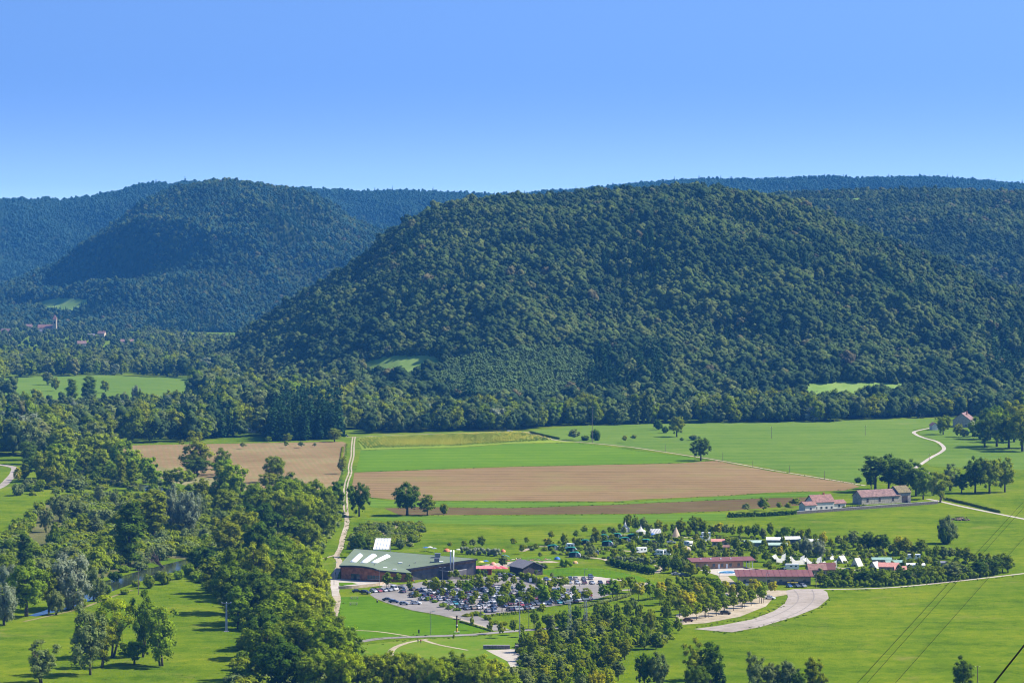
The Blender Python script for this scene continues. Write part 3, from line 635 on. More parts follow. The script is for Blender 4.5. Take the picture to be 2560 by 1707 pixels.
ribbon('path', [(1060, 1600), (1100, 1612), (1170, 1625)], [1.8, 1.3], M['gravel'], 0.098, 0, 0.15)
ribbon('path', [(1125, 1540), (1180, 1556), (1228, 1573)], 1.6, M['gravel'], 0.095, 0, 0.15)
sheet('gravel_square', [(1215, 1625), (1330, 1620), (1345, 1710), (1290, 1690), (1268, 1652)], M['white_gravel'], 0.07)
sheet('car_park', [(925, 1486), (958, 1464), (1040, 1457), (1080, 1448), (1200, 1441), (1290, 1441), (1345, 1448), (1440, 1443), (1545, 1449), (1560, 1456), (1540, 1472), (1540, 1482), (1480, 1500), (1440, 1506), (1330, 1522), (1250, 1535), (1190, 1537), (1232, 1557), (1275, 1574), (1228, 1576), (1180, 1558), (1100, 1537), (1030, 1525), (965, 1506), (940, 1496)], M['asphalt'], 0.075)
sheet('gravel_square', [(1350, 1446), (1440, 1440), (1490, 1441), (1556, 1449), (1545, 1457), (1440, 1463), (1360, 1463)], M['white_gravel'], 0.095)
sheet('gravel_square', [(1590, 1456), (1618, 1456), (1658, 1467), (1600, 1469)], M['white_gravel'], 0.095)
ribbon('road', [(1500, 1478), (1600, 1473), (1700, 1472), (1790, 1478)], 3.4, M['track'], 0.09)
sheet('car_park', [(1688, 1562), (1765, 1557), (1850, 1541), (1915, 1515), (1935, 1492), (1990, 1482), (2000, 1476), (1860, 1474), (1820, 1440), (1795, 1440), (1810, 1462), (1800, 1485), (1770, 1508), (1690, 1536)], M['gravel'], 0.08)
sheet('racetrack_bend', [(1735, 1572), (1790, 1577), (1830, 1580), (1900, 1567), (1990, 1540), (2045, 1518), (2072, 1495), (2068, 1480), (2055, 1472), (1985, 1472), (1965, 1476), (1970, 1492), (1962, 1508), (1935, 1527), (1880, 1548), (1800, 1563)], M['track'], 0.10)
for k, pts in enumerate(([(1760, 1573), (1880, 1556), (1950, 1533), (1990, 1508), (1995, 1488), (1985, 1475)], [(1790, 1576), (1900, 1562), (1980, 1537), (2025, 1510), (2035, 1490), (2030, 1474)])):
    ribbon('track_seam', pts, 0.5, M['track_line'], 0.125)
sheet('forecourt', [(826, 1450), (850, 1446), (960, 1456), (1000, 1462), (962, 1465), (918, 1462), (880, 1464), (850, 1463), (846, 1490), (830, 1490)], M['white_gravel'], 0.12)
sheet('lawn', [(847, 1456), (880, 1456), (895, 1460), (848, 1464)], M['lawn'], 0.14)
sheet('pool_terrace', [(1205, 1412), (1290, 1402), (1380, 1402), (1400, 1406), (1300, 1408), (1262, 1420), (1215, 1424)], M['gravel'], 0.09)
sheet('lawn', [(1250, 1395), (1400, 1390), (1405, 1400), (1290, 1404)], M['lawn'], 0.10)
# lanes in the campsite
for pts in ([(1305, 1378), (1340, 1367), (1400, 1366), (1440, 1369)], [(1440, 1391), (1500, 1396), (1530, 1404)], [(1500, 1373), (1570, 1377), (1600, 1381)], [(1555, 1336), (1640, 1340), (1740, 1345), (1800, 1352)],
            [(1640, 1432), (1655, 1420), (1640, 1412)], [(1860, 1420), (1920, 1425), (1990, 1433)], [(2090, 1384), (2160, 1391), (2240, 1398)], [(2090, 1418), (2130, 1424), (2180, 1430)]):
    ribbon('lane', pts, 3.0, M['gravel'], 0.09, 0, 0.3)
sheet('pool_terrace', [(1750, 1425), (1860, 1416), (1905, 1424), (1870, 1438), (1800, 1440)], M['white_gravel'], 0.09)

# sunflower rows: ridges of small heads and leaves
sf_leaf = leafy('sunflower_leaf', (0.19, 0.30, 0.02), (0.21, 0.32, 0.022), (0.24, 0.33, 0.025), 0.5); sf_head = plain('sunflower_head', (0.62, 0.50, 0.03), 0.8, var=0.25, scale=0.4)
b = MB(); poly = [(897, 1100), (1000, 1093), (1280, 1082), (1310, 1083), (1380, 1101), (1280, 1107), (1150, 1115), (908, 1122)]
g_ = random.Random(3)
for k in range(9000):
    x, y = g_.uniform(895, 1390), g_.uniform(1080, 1124)
    if not inside(x, y, poly): continue
    p = gp(x, y); row = round((p.x + p.y * 0.12) / 2.4) * 2.4 - p.y * 0.12; p.x = row + g_.uniform(-.3, .3)
    dens = noise.noise((p.x / 40, p.y / 60, 2)); hh = g_.uniform(1.1, 1.7); r = g_.uniform(.35, .7)
    a = g_.uniform(0, 3.14); c, s_ = math.cos(a) * r, math.sin(a) * r
    b.add([(p.x - c, p.y - s_, hh * .3), (p.x + c, p.y + s_, hh * .3), (p.x + c, p.y + s_, hh), (p.x - c, p.y - s_, hh)], [(0, 1, 2, 3)])
    if g_.random() < 0.30 + dens * 0.5:
        b.add([(p.x - .35, p.y - .1, hh), (p.x + .35, p.y - .1, hh), (p.x + .3, p.y + .25, hh + .45), (p.x - .3, p.y + .25, hh + .45)], [(0, 1, 2, 3)], 1)
o = link('sunflower_crop', b.mesh('sunflower_crop', [sf_leaf, sf_head], fix=False)); o['kind'] = 'stuff'; o['label'] = 'rows of yellow sunflowers beside the white farm road'

# ------------------------------------------------------------------ woods on the valley floor
def scatter(region, spacing, holes, kinds, smin, smax, seed, edge=0.5):
    """evenly spaced points over the ground region (photo polygon); kinds = [(weight, key)]"""
    g = random.Random(seed); P = [gp(*p) for p in region]
    x0, x1, y0, y1 = min(p.x for p in P), max(p.x for p in P), min(p.y for p in P), max(p.y for p in P)
    out = []; x = x0
    while x < x1:
        y = y0
        while y < y1:
            X, Y = x + g.uniform(-edge, edge) * spacing, y + g.uniform(-edge, edge) * spacing
            q = proj(X, Y, 0)
            if inside(q[0], q[1], region) and not any(inside(q[0], q[1], h) for h in holes):
                r = g.random() * sum(w for w, _ in kinds)
                for w, k in kinds:
                    r -= w
                    if r <= 0: break
                s = g.uniform(smin, smax) * (1 if q[1] > 985 else .62 + .38 * max(0, (q[1] - 880) / 105)) * (.58 if q[0] < 520 and 1000 < q[1] < 1078 and k != 'scrub' else 1)
                out.append((X, Y, -0.5 * s if k != 'scrub' else 0, k, s * g.uniform(.85, 1.2), s * g.uniform(.85, 1.15)))
            y += spacing
        x += spacing
    return out
HOLES = [[(20, 945), (250, 938), (470, 945), (560, 965), (480, 990), (470, 1006), (300, 1022), (90, 1016), (-60, 975)], [(590, 1055), (690, 1053), (672, 1074), (600, 1078)], [(-60, 800), (345, 835), (345, 905), (-60, 895)]]
VAL = [(-100, 1120), (-100, 800), (330, 835), (600, 860), (760, 960), (960, 985), (990, 1062), (880, 1078), (790, 1096), (650, 1090), (500, 1104), (300, 1110), (240, 1150), (60, 1150)]
pts = scatter(VAL, 15.0, HOLES, [(3, 'wood'), (2, 'wood2'), (1.6, 'silver'), (.9, 'poplar'), (.25, 'spruce'), (.3, 'wood3'), (1.8, 'n_olive'), (1.8, 'n_mid'), (1.8, 'n_grey')], 1.1, 2.1, 21, 0.8)
pts += scatter([(-60, 800), (345, 835), (345, 905), (-60, 895)], 16, [], [(1, 'scrub'), (.9, 'wood'), (.4, 'wood2')], .9, 1.5, 33, .8)
pts += scatter([(665, 1104), (700, 1040), (850, 1035), (850, 1098)], 5.2, [], [(1, 'spruce')], 1.3, 1.65, 22)
pts += scatter([(440, 1100), (460, 1000), (570, 1000), (580, 1095)], 7.5, [], [(1, 'spruce')], 1.1, 1.5, 23)
pts += scatter([(905, 1084), (930, 1040), (1100, 1040), (1300, 1052), (1560, 1050), (1720, 1050), (1720, 1058), (1400, 1066), (1300, 1076), (1100, 1080)], 9.0, [[(1085, 1030), (1190, 1016), (1190, 1045), (1090, 1050)]], [(5, 'wood'), (2, 'wood2'), (.5, 'silver'), (1.5, 'n_mid'), (1.2, 'n_olive'), (.3, 'poplar')], 1.0, 1.7, 24)
pts += scatter([(1745, 1058), (1750, 1030), (2000, 1020), (2330, 1020), (2560, 1000), (2560, 1035), (2330, 1045), (2130, 1049), (2110, 1054)], 9.0, [], [(4, 'wood'), (3, 'wood2'), (1.5, 'n_mid'), (.3, 'silver')], 1.0, 1.7, 25)
forest('forest', 'mixed wood filling the valley floor below the hills', pts)
pts = scatter([(30, 1330), (110, 1262), (200, 1236), (300, 1240), (520, 1262), (640, 1300), (600, 1372), (480, 1392), (400, 1386), (260, 1432), (120, 1462), (-60, 1450), (-60, 1385)], 5.0, [[(60, 1350), (110, 1262), (170, 1270), (150, 1340), (100, 1380)]], [(1, 'scrub')], 0.6, 2.2, 26, 1.2)
pts += scatter([(60, 1240), (160, 1150), (300, 1170), (420, 1215), (520, 1225), (640, 1235), (640, 1300), (520, 1258), (400, 1240), (300, 1222)], 9.0, [], [(3, 'scrub'), (.35, 'near')], 0.7, 2.0, 27, 1.2)
pts += scatter([(560, 1300), (830, 1240), (850, 1300), (800, 1370), (780, 1420), (815, 1480), (825, 1560), (880, 1660), (1290, 1680), (1290, 1800), (560, 1800), (620, 1600), (560, 1500), (470, 1440)], 4.5, [[(600, 1375), (700, 1375), (700, 1440), (600, 1440)]], [(1, 'scrub')], 1.0, 2.2, 28, 1.2)
pts += scatter([(1290, 1620), (1420, 1560), (1560, 1540), (1690, 1570), (1600, 1690), (1290, 1760)], 4.5, [[(1540, 1620), (1640, 1620), (1640, 1760), (1540, 1760)]], [(1, 'scrub')], 0.8, 1.8, 29, 1.2)
pts += scatter([(1300, 1370), (1600, 1330), (1900, 1345), (2200, 1370), (2480, 1410), (2500, 1425), (2300, 1452), (2060, 1462), (1700, 1440), (1500, 1405)], 5.6, [[(1745, 1405), (1910, 1405), (1910, 1445), (1745, 1445)], [(1830, 1425), (2050, 1425), (2050, 1475), (1830, 1475)]], [(1, 'scrub'), (.07, 'y_mid'), (.06, 'y_grey'), (.02, 'y_gold')], 0.35, 0.95, 30, 1.2)
pts += scatter([(900, 1312), (1060, 1306), (1060, 1330), (1030, 1366), (960, 1366), (880, 1390), (880, 1340)], 4.0, [], [(1, 'scrub')], 0.5, 1.3, 31, 1.2)
tuft = scatter([(-60, 1560), (60, 1552), (205, 1520), (330, 1478), (470, 1445), (560, 1500), (620, 1620), (640, 1760), (-60, 1760)], 1.9, [], [(1, 'tuft')], .5, 1.7, 41, 1.5)
tuft = [t for t in tuft if noise.noise((t[0] / 16, t[1] / 30, 1)) + noise.noise((t[0] / 5, t[1] / 9, 2)) > .05]
t2 = scatter([(1740, 1590), (1850, 1585), (2000, 1548), (2080, 1500), (2080, 1482), (2330, 1466), (2560, 1440), (2600, 1440), (2600, 1760), (1560, 1760), (1660, 1640)], 2.6, [], [(1, 'tuft')], .4, 1.3, 42, 1.5)
tuft += [t for t in t2 if noise.noise((t[0] / 20, t[1] / 45, 5)) + noise.noise((t[0] / 5, t[1] / 9, 2)) > .12]
for pl_ in ([(886, 1180), (1280, 1166), (1700, 1157), (1785, 1151)], [(886, 1240), (1000, 1252), (1280, 1254), (1540, 1255), (1700, 1245), (1920, 1232), (2120, 1224)], [(905, 1125), (1150, 1118), (1280, 1109), (1450, 1106)], [(1000, 1288), (1280, 1287), (1650, 1284), (1830, 1277)], [(960, 1269), (1280, 1269), (1500, 1262), (1920, 1244)],
            [(866, 1110), (862, 1150), (856, 1185), (842, 1222)], [(345, 1150), (372, 1174), (520, 1198), (700, 1227)], [(1450, 1109), (1735, 1144), (1930, 1176), (2150, 1212)], [(2080, 1478), (2230, 1471), (2330, 1462), (2560, 1437)], [(1735, 1575), (1830, 1583), (1990, 1544), (2048, 1521), (2078, 1496)], [(1735, 1568), (1880, 1545), (1935, 1524), (1960, 1506)],
            [(826, 1500), (826, 1540), (820, 1575)], [(848, 1500), (848, 1540), (842, 1575)], [(880, 1602), (1050, 1588), (1230, 1578)], [(885, 1614), (1050, 1597), (1250, 1586)], [(846, 1400), (856, 1370), (866, 1330), (874, 1290)]):
    for a, c in zip(pl_, pl_[1:]):
        p, q = gp(*a), gp(*c)
        for k in range(int((q - p).length / 2.2)):
            w = p.lerp(q, rng.random()); tuft.append((w.x + rng.gauss(0, .7), w.y + rng.gauss(0, 1.6), 0, 'tuft', rng.uniform(.4, 1.2), rng.uniform(.3, .8)))
o = forest('grass', 'tufts of taller grass and weeds in the meadows and along field edges', tuft); o['category'] = 'grass'
forest('undergrowth', 'low scrub and brambles of the wetland, woods and campsite', pts)

# ------------------------------------------------------------------ single trees
T = tree
wood = 'in the wood beside the gravel path'
for t in [('broad', 'dark', 720, 1282, 100, 95), ('broad', 'yellow', 725, 1300, 108, 92), ('broad', 'olive', 785, 1296, 100, 85), ('oval', 'dark', 838, 1286, 88, 58), ('broad', 'mid', 815, 1308, 92, 62), ('broad', 'mid', 650, 1312, 100, 95), ('broad', 'olive', 695, 1335, 112, 100),
          ('broad', 'yellow', 760, 1340, 108, 95), ('broad', 'mid', 808, 1348, 88, 72), ('broad', 'dark', 655, 1352, 100, 95), ('oval', 'mid', 735, 1378, 90, 75), ('broad', 'olive', 778, 1382, 82, 66), ('broad', 'mid', 610, 1385, 112, 105), ('broad', 'mid', 566, 1392, 96, 92), ('broad', 'dark', 648, 1420, 118, 100),
          ('oval', 'mid', 728, 1412, 78, 60), ('broad', 'fresh', 710, 1432, 90, 80), ('broad', 'yellow', 758, 1452, 98, 92), ('oval', 'dark', 515, 1440, 82, 60), ('oval', 'mid', 530, 1482, 92, 66), ('broad', 'mid', 588, 1490, 128, 100), ('broad', 'mid', 640, 1500, 138, 105), ('broad', 'olive', 700, 1482, 110, 100),
          ('broad', 'yellow', 780, 1482, 102, 84), ('broad', 'mid', 575, 1532, 128, 115), ('broad', 'olive', 735, 1520, 118, 110), ('broad', 'yellow', 792, 1520, 105, 78), ('broad', 'dark', 640, 1558, 142, 120), ('oval', 'fresh', 595, 1572, 112, 75), ('broad', 'mid', 695, 1572, 120, 110), ('broad', 'yellow', 760, 1572, 118, 112),
          ('broad', 'olive', 812, 1562, 78, 52), ('broad', 'yellow', 700, 1622, 142, 135), ('broad', 'olive', 775, 1632, 128, 118), ('broad', 'mid', 830, 1622, 92, 82), ('broad', 'dark', 655, 1645, 128, 110), ('broad', 'mid', 745, 1680, 138, 135), ('broad', 'fresh', 815, 1690, 140, 130), ('broad', 'olive', 870, 1672, 108, 92),
          ('broad', 'mid', 660, 1700, 140, 120), ('broad', 'dark', 700, 1745, 150, 140), ('broad', 'olive', 790, 1752, 140, 130), ('oval', 'mid', 845, 1602, 62, 36)]:
    T(*t, wood)
edge = 'in the tree belt along the bottom edge'
for t in [('broad', 'yellow', 868, 1755, 138, 115), ('broad', 'olive', 925, 1750, 122, 105), ('broad', 'mid', 985, 1748, 118, 95), ('broad', 'olive', 1035, 1740, 108, 88), ('broad', 'yellow', 1085, 1752, 110, 95), ('broad', 'mid', 1130, 1742, 112, 85), ('broad', 'olive', 1180, 1755, 118, 92), ('broad', 'yellow', 1228, 1742, 98, 82),
          ('broad', 'olive', 1268, 1770, 92, 88), ('oval', 'mid', 1012, 1720, 92, 62), ('oval', 'olive', 1155, 1722, 92, 60), ('broad', 'mid', 940, 1715, 75, 66), ('oval', 'yellow', 1205, 1728, 98, 58), ('broad', 'dark', 890, 1728, 95, 80)]:
    T(*t, edge)
mead = 'on the riverside meadow'
for t in [('open', 'grey', 105, 1706, 108, 92), ('open', 'grey', 222, 1686, 185, 112), ('open', 'yellow', 278, 1642, 158, 120), ('broad', 'fresh', 336, 1660, 62, 76), ('open', 'dark', 356, 1642, 168, 62), ('open', 'olive', 402, 1664, 172, 112), ('open', 'mid', 252, 1668, 120, 80)]:
    T(*t, mead)
bank = 'on the river bank'
for t in [('broad', 'olive', 66, 1540, 136, 130), ('willow', 'silver', 178, 1522, 142, 122), ('willow', 'silver', 10, 1562, 100, 72), ('oval', 'mid', 122, 1528, 112, 62), ('poplar', 'dark', 62, 1432, 108, 46), ('willow', 'grey', 235, 1502, 80, 62), ('bush', 'dark', 290, 1452, 26, 36), ('bush', 'mid', 372, 1470, 32, 36), ('bush', 'mid', 412, 1460, 34, 44),
          ('bush', 'fresh', 446, 1448, 26, 32), ('bush', 'olive', 268, 1484, 20, 32), ('oval', 'dark', 492, 1428, 66, 50), ('bush', 'olive', 312, 1485, 14, 30), ('willow', 'silver', 20, 1480, 70, 58), ('broad', 'mid', 10, 1445, 60, 60), ('bush', 'mid', 340, 1466, 18, 30), ('bush', 'grey', 395, 1450, 22, 34), ('bush', 'olive', 470, 1436, 30, 40), ('willow', 'grey', 500, 1412, 46, 44), ('bush', 'mid', 205, 1518, 20, 34), ('bush', 'grey', 255, 1496, 18, 30), ('willow', 'grey', 140, 1536, 60, 50), ('bush', 'grey', 350, 1424, 20, 44), ('bush', 'olive', 310, 1430, 18, 40)]:
    T(*t, bank)
wet = 'in the shrubby wetland'
for t in [('poplar', 'dark', 323, 1418, 178, 84), ('poplar', 'mid', 384, 1352, 140, 78), ('poplar', 'mid', 345, 1345, 110, 60), ('willow', 'silver', 428, 1328, 112, 62), ('willow', 'silver', 468, 1332, 105, 72), ('open', 'grey', 505, 1300, 66, 30), ('broad', 'mid', 562, 1296, 74, 78), ('willow', 'grey', 548, 1322, 48, 52), ('open', 'grey', 248, 1262, 52, 38),
          ('open', 'grey', 285, 1265, 44, 30), ('broad', 'grey', 150, 1305, 72, 60), ('broad', 'grey', 195, 1300, 52, 56), ('oval', 'mid', 205, 1342, 56, 34), ('oval', 'grey', 240, 1340, 52, 48), ('oval', 'mid', 138, 1362, 62, 32), ('broad', 'grey', 115, 1330, 60, 44), ('bush', 'olive', 240, 1428, 52, 80), ('bush', 'dark', 135, 1366, 40, 46),
          ('bush', 'grey', 190, 1378, 32, 62), ('bush', 'mid', 262, 1378, 36, 70), ('bush', 'grey', 170, 1400, 38, 70), ('bush', 'mid', 230, 1395, 34, 66), ('bush', 'grey', 402, 1362, 34, 48), ('bush', 'olive', 432, 1356, 32, 42), ('bush', 'grey', 470, 1350, 34, 48), ('bush', 'grey', 512, 1352, 32, 40), ('bush', 'grey', 400, 1398, 42, 80),
          ('bush', 'dark', 25, 1385, 40, 60), ('bush', 'grey', 60, 1392, 36, 50), ('bush', 'mid', 300, 1320, 40, 70), ('bush', 'grey', 265, 1308, 40, 76), ('bush', 'grey', 310, 1290, 34, 60), ('bush', 'mid', 95, 1400, 38, 60), ('bush', 'grey', 355, 1412, 36, 60), ('bush', 'grey', 100, 1455, 50, 90)]:
    T(*t, wet)
cent = 'on the far meadow inside the river bend'
for t in [('broad', 'dark', 95, 1195, 56, 52), ('broad', 'dark', 75, 1180, 40, 44), ('poplar', 'yellow', 43, 1206, 40, 24), ('poplar', 'mid', 62, 1200, 46, 26), ('bush', 'grey', 72, 1220, 26, 44), ('bush', 'grey', 45, 1238, 32, 40), ('bush', 'grey', 190, 1222, 26, 66), ('poplar', 'mid', 302, 1214, 88, 30), ('poplar', 'mid', 330, 1216, 72, 28),
          ('open', 'olive', 282, 1212, 56, 42), ('open', 'yellow', 345, 1178, 58, 36), ('broad', 'dark', 185, 1192, 30, 46), ('bush', 'dark', 240, 1204, 26, 38), ('bush', 'mid', 130, 1195, 30, 40), ('open', 'olive', 250, 1195, 40, 44), ('open', 'mid', 215, 1165, 70, 70), ('open', 'grey', 280, 1140, 60, 40), ('open', 'dark', 70, 1160, 60, 60), ('open', 'mid', 150, 1150, 60, 70)]:
    T(*t, cent)
fld = 'beside the ploughed field at left'
for t in [('open', 'mid', 490, 1186, 108, 88), ('open', 'mid', 556, 1186, 72, 52), ('broad', 'dark', 492, 1190, 46, 84), ('broad', 'dark', 556, 1192, 36, 42), ('broad', 'mid', 688, 1206, 70, 62), ('broad', 'mid', 672, 1226, 46, 56), ('oval', 'mid', 855, 1184, 46, 26), ('oval', 'mid', 505, 1252, 60, 50), ('bush', 'mid', 470, 1202, 26, 40),
          ('young', 'grey', 607, 1122, 18, 18), ('young', 'dark', 715, 1120, 20, 16), ('young', 'grey', 752, 1120, 18, 20), ('young', 'grey', 787, 1118, 12, 12), ('broad', 'dark', 720, 1106, 24, 26), ('broad', 'mid', 836, 1104, 34, 40), ('broad', 'dark', 670, 1106, 16, 20)]:
    T(*t, fld)
mid_ = 'on the strip below the big brown field'
for t in [('broad', 'dark', 898, 1291, 84, 62), ('broad', 'dark', 1018, 1288, 82, 84), ('oval', 'mid', 1068, 1288, 56, 46), ('bush', 'mid', 1112, 1284, 28, 22), ('broad', 'dark', 895, 1392, 62, 44), ('broad', 'mid', 920, 1380, 44, 52), ('bush', 'olive', 905, 1352, 22, 40), ('young', 'mid', 1028, 1362, 28, 26), ('bush', 'grey', 958, 1330, 20, 30), ('bush', 'dark', 1030, 1330, 18, 24), ('bush', 'grey', 930, 1368, 30, 50), ('bush', 'grey', 1000, 1372, 24, 30)]:
    T(*t, mid_)
farm = 'around the farm buildings'
for t in [('pine', 'dark', 2188, 1230, 94, 76), ('broad', 'dark', 2222, 1228, 94, 80), ('broad', 'dark', 2252, 1234, 90, 92), ('broad', 'dark', 2290, 1240, 78, 76), ('broad', 'olive', 2308, 1248, 74, 58), ('open', 'olive', 2348, 1256, 80, 60), ('open', 'grey', 2332, 1238, 50, 34), ('open', 'grey', 2375, 1226, 68, 52), ('oval', 'dark', 2404, 1233, 54, 42),
          ('broad', 'dark', 2438, 1232, 92, 66), ('broad', 'olive', 2474, 1233, 90, 72), ('broad', 'olive', 2512, 1230, 84, 58), ('broad', 'mid', 1907, 1276, 34, 34), ('young', 'fresh', 1948, 1275, 22, 20), ('young', 'fresh', 1970, 1273, 18, 22), ('young', 'mid', 1988, 1268, 26, 34), ('young', 'grey', 1865, 1280, 24, 24), ('broad', 'dark', 2178, 1222, 50, 34)]:
    T(*t, farm)
east = 'at the wooded slope by the stone farmhouse'
for t in [('broad', 'mid', 2358, 1086, 48, 46), ('broad', 'mid', 2395, 1092, 34, 30), ('young', 'grey', 2412, 1098, 28, 26), ('open', 'rust', 2408, 1096, 26, 22), ('broad', 'fresh', 2432, 1092, 42, 32), ('broad', 'dark', 2462, 1118, 84, 60), ('broad', 'fresh', 2492, 1116, 96, 74), ('broad', 'dark', 2522, 1122, 96, 78), ('broad', 'mid', 2556, 1128, 110, 84), ('broad', 'mid', 2535, 1105, 100, 80), ('broad', 'dark', 2475, 1098, 80, 70),
          ('broad', 'dark', 2545, 1092, 90, 50), ('broad', 'mid', 2590, 1120, 110, 60), ('broad', 'fresh', 2500, 1090, 80, 50), ('broad', 'mid', 2470, 1080, 60, 50)]:
    T(*t, east)
open_ = 'standing in the far pasture'
for t in [('broad', 'dark', 1752, 1151, 60, 54), ('broad', 'mid', 1692, 1092, 54, 46), ('bush', 'dark', 1490, 1101, 30, 30), ('bush', 'dark', 1463, 1101, 13, 26), ('bare', 'grey', 1434, 1099, 28, 32), ('young', 'dark', 1562, 1107, 20, 18), ('young', 'dark', 1585, 1101, 16, 21), ('bush', 'dark', 1645, 1074, 24, 26), ('bush', 'dark', 1662, 1082, 18, 20),
          ('bush', 'grey', 1732, 1100, 14, 24), ('bush', 'dark', 1704, 1101, 7, 12), ('bush', 'dark', 2145, 1206, 14, 22), ('willow', 'grey', 2368, 1358, 66, 58), ('bush', 'dark', 2362, 1360, 40, 36)]:
    T(*t, open_)
mdw = 'on the long meadow among the valley woods'
for t in [('open', 'grey', 120, 962, 36, 36), ('open', 'mid', 140, 978, 36, 26), ('poplar', 'mid', 180, 1008, 66, 34), ('poplar', 'dark', 222, 1010, 76, 42), ('open', 'mid', 262, 982, 32, 26), ('willow', 'silver', 340, 1018, 54, 28), ('willow', 'silver', 310, 1018, 40, 28), ('spruce', 'conifer', 262, 1030, 28, 12), ('willow', 'silver', 180, 1036, 38, 36), ('willow', 'silver', 428, 1022, 36, 40)]:
    T(*t, mdw)
# young planted trees in and round the car park
cp = 'planted in the big car park'
CPT = [(967, 1471, 32), (995, 1461, 26), (1021, 1461, 26), (1024, 1479, 24), (1063, 1473, 22), (1088, 1489, 38), (1124, 1487, 32), (1166, 1489, 34), (1196, 1481, 36), (1224, 1478, 32), (1154, 1509, 30), (1189, 1505, 26), (1229, 1500, 30), (1255, 1528, 42), (1263, 1496, 34), (1284, 1468, 26), (1240, 1466, 26), (1262, 1462, 26),
       (1301, 1490, 32), (1328, 1491, 26), (1352, 1485, 32), (1373, 1484, 30), (1385, 1477, 30), (1402, 1476, 32), (1412, 1474, 30), (1320, 1520, 36), (1356, 1518, 46), (1388, 1511, 32), (1417, 1513, 26), (1442, 1510, 30), (1466, 1507, 32), (1510, 1502, 36), (1531, 1497, 40), (1543, 1494, 36), (1553, 1484, 34), (1140, 1452, 26), (1126, 1449, 20), (1090, 1468, 24), (1200, 1455, 20), (1576, 1482, 36), (1040, 1500, 22), (1075, 1480, 24), (1108, 1476, 24), (1148, 1478, 26), (1180, 1472, 24), (1270, 1480, 26), (1300, 1508, 28), (1335, 1503, 28), (1370, 1500, 28), (1405, 1496, 28), (1435, 1492, 26), (1212, 1514, 28), (1180, 1518, 26), (1280, 1516, 28), (1132, 1500, 24), (1105, 1496, 24)]
for i, (x, y, h) in enumerate(CPT): T('young', ['mid', 'fresh', 'fresh', 'mid', 'olive'][i % 5], x, y, h * 1.2, h * 0.98, cp, stakes=i % 3 == 0)
rd = 'along the curving park road'
for i, (x, y, h, w) in enumerate([(1180, 1575, 38, 14), (1226, 1585, 38, 20), (1252, 1594, 42, 26), (1283, 1587, 40, 26), (1305, 1592, 36, 22), (1337, 1571, 46, 28), (1366, 1573, 38, 32), (1393, 1568, 38, 26), (1412, 1564, 36, 22), (1425, 1564, 36, 26), (1446, 1564, 34, 24), (1482, 1572, 38, 26), (1134, 1601, 18, 9), (1500, 1560, 30, 26), (1355, 1540, 34, 26), (1515, 1530, 30, 26)]):
    T('young', ['olive', 'mid', 'fresh', 'mid', 'olive', 'mid', 'dark', 'mid', 'yellow', 'gold', 'mid', 'dark', 'mid', 'mid', 'mid', 'mid'][i], x, y, h, w, rd, stakes=i < 6 or i == 12)
r2 = 'in rows on the pale gravel car park'
k_ = 0
for (x0, y0, x1, y1, n) in [(1717, 1556, 1905, 1508, 9), (1700, 1541, 1880, 1502, 8), (1680, 1527, 1850, 1494, 8), (1650, 1512, 1810, 1484, 8), (1600, 1502, 1780, 1478, 8), (1855, 1500, 1935, 1486, 4)]:
    for j in range(n):
        t = j / (n - 1); h = 46 - 7 * t + rng.uniform(-5, 5)
        T('young', rng.choice(['mid', 'fresh', 'gold', 'yellow', 'olive', 'mid']), x0 + (x1 - x0) * t + rng.uniform(-4, 4), y0 + (y1 - y0) * t + rng.uniform(-1, 1), h, h * .80, r2, stakes=k_ % 2 == 0); k_ += 1
pl = 'in the young plantation below the car park'
g_ = random.Random(12); POLY = [(1300, 1640), (1330, 1590), (1420, 1570), (1520, 1540), (1600, 1520), (1690, 1545), (1705, 1585), (1660, 1630), (1600, 1625), (1555, 1640), (1545, 1720), (1500, 1760), (1300, 1760)]
done = []
while len(done) < 62:
    x, y = g_.uniform(1290, 1710), g_.uniform(1520, 1760)
    if inside(x, y, POLY) and all(abs(x - a) > 21 or abs(y - c) > 20 for a, c in done): done.append((x, y))
for x, y in sorted(done, key=lambda t: t[1]):
    h = (y - YH) / H * g_.uniform(6.5, 10.5); kd = g_.choice(['oval', 'broad', 'oval', 'broad', 'poplar'])
    T(kd, g_.choice(['mid', 'yellow', 'mid', 'fresh', 'grey', 'olive', 'gold' if g_.random() < .45 else 'fresh']), x, y, h, h * g_.uniform(.5, .75) * (0.75 if kd == 'poplar' else 1), pl)
for t in [('broad', 'mid', 1562, 1648, 54, 42), ('oval', 'dark', 1612, 1622, 42, 30), ('oval', 'dark', 1640, 1622, 44, 32)]: T(*t, pl)
btm = 'on the lower meadow near the bottom edge'
for t in [('open', 'dark', 1775, 1722, 128, 82), ('open', 'mid', 1735, 1700, 105, 66), ('spruce', 'conifer', 1800, 1725, 80, 40), ('broad', 'dark', 1612, 1725, 92, 50), ('broad', 'grey', 1645, 1728, 98, 62), ('broad', 'dark', 1745, 1738, 80, 76), ('open', 'grey', 1888, 1738, 118, 62), ('broad', 'grey', 1925, 1735, 80, 60), ('broad', 'grey', 1968, 1735, 88, 62),
          ('oval', 'mid', 2032, 1735, 98, 54), ('oval', 'dark', 2408, 1740, 102, 60), ('broad', 'dark', 2000, 1740, 60, 50), ('broad', 'mid', 2055, 1745, 62, 40)]:
    T(*t, btm)
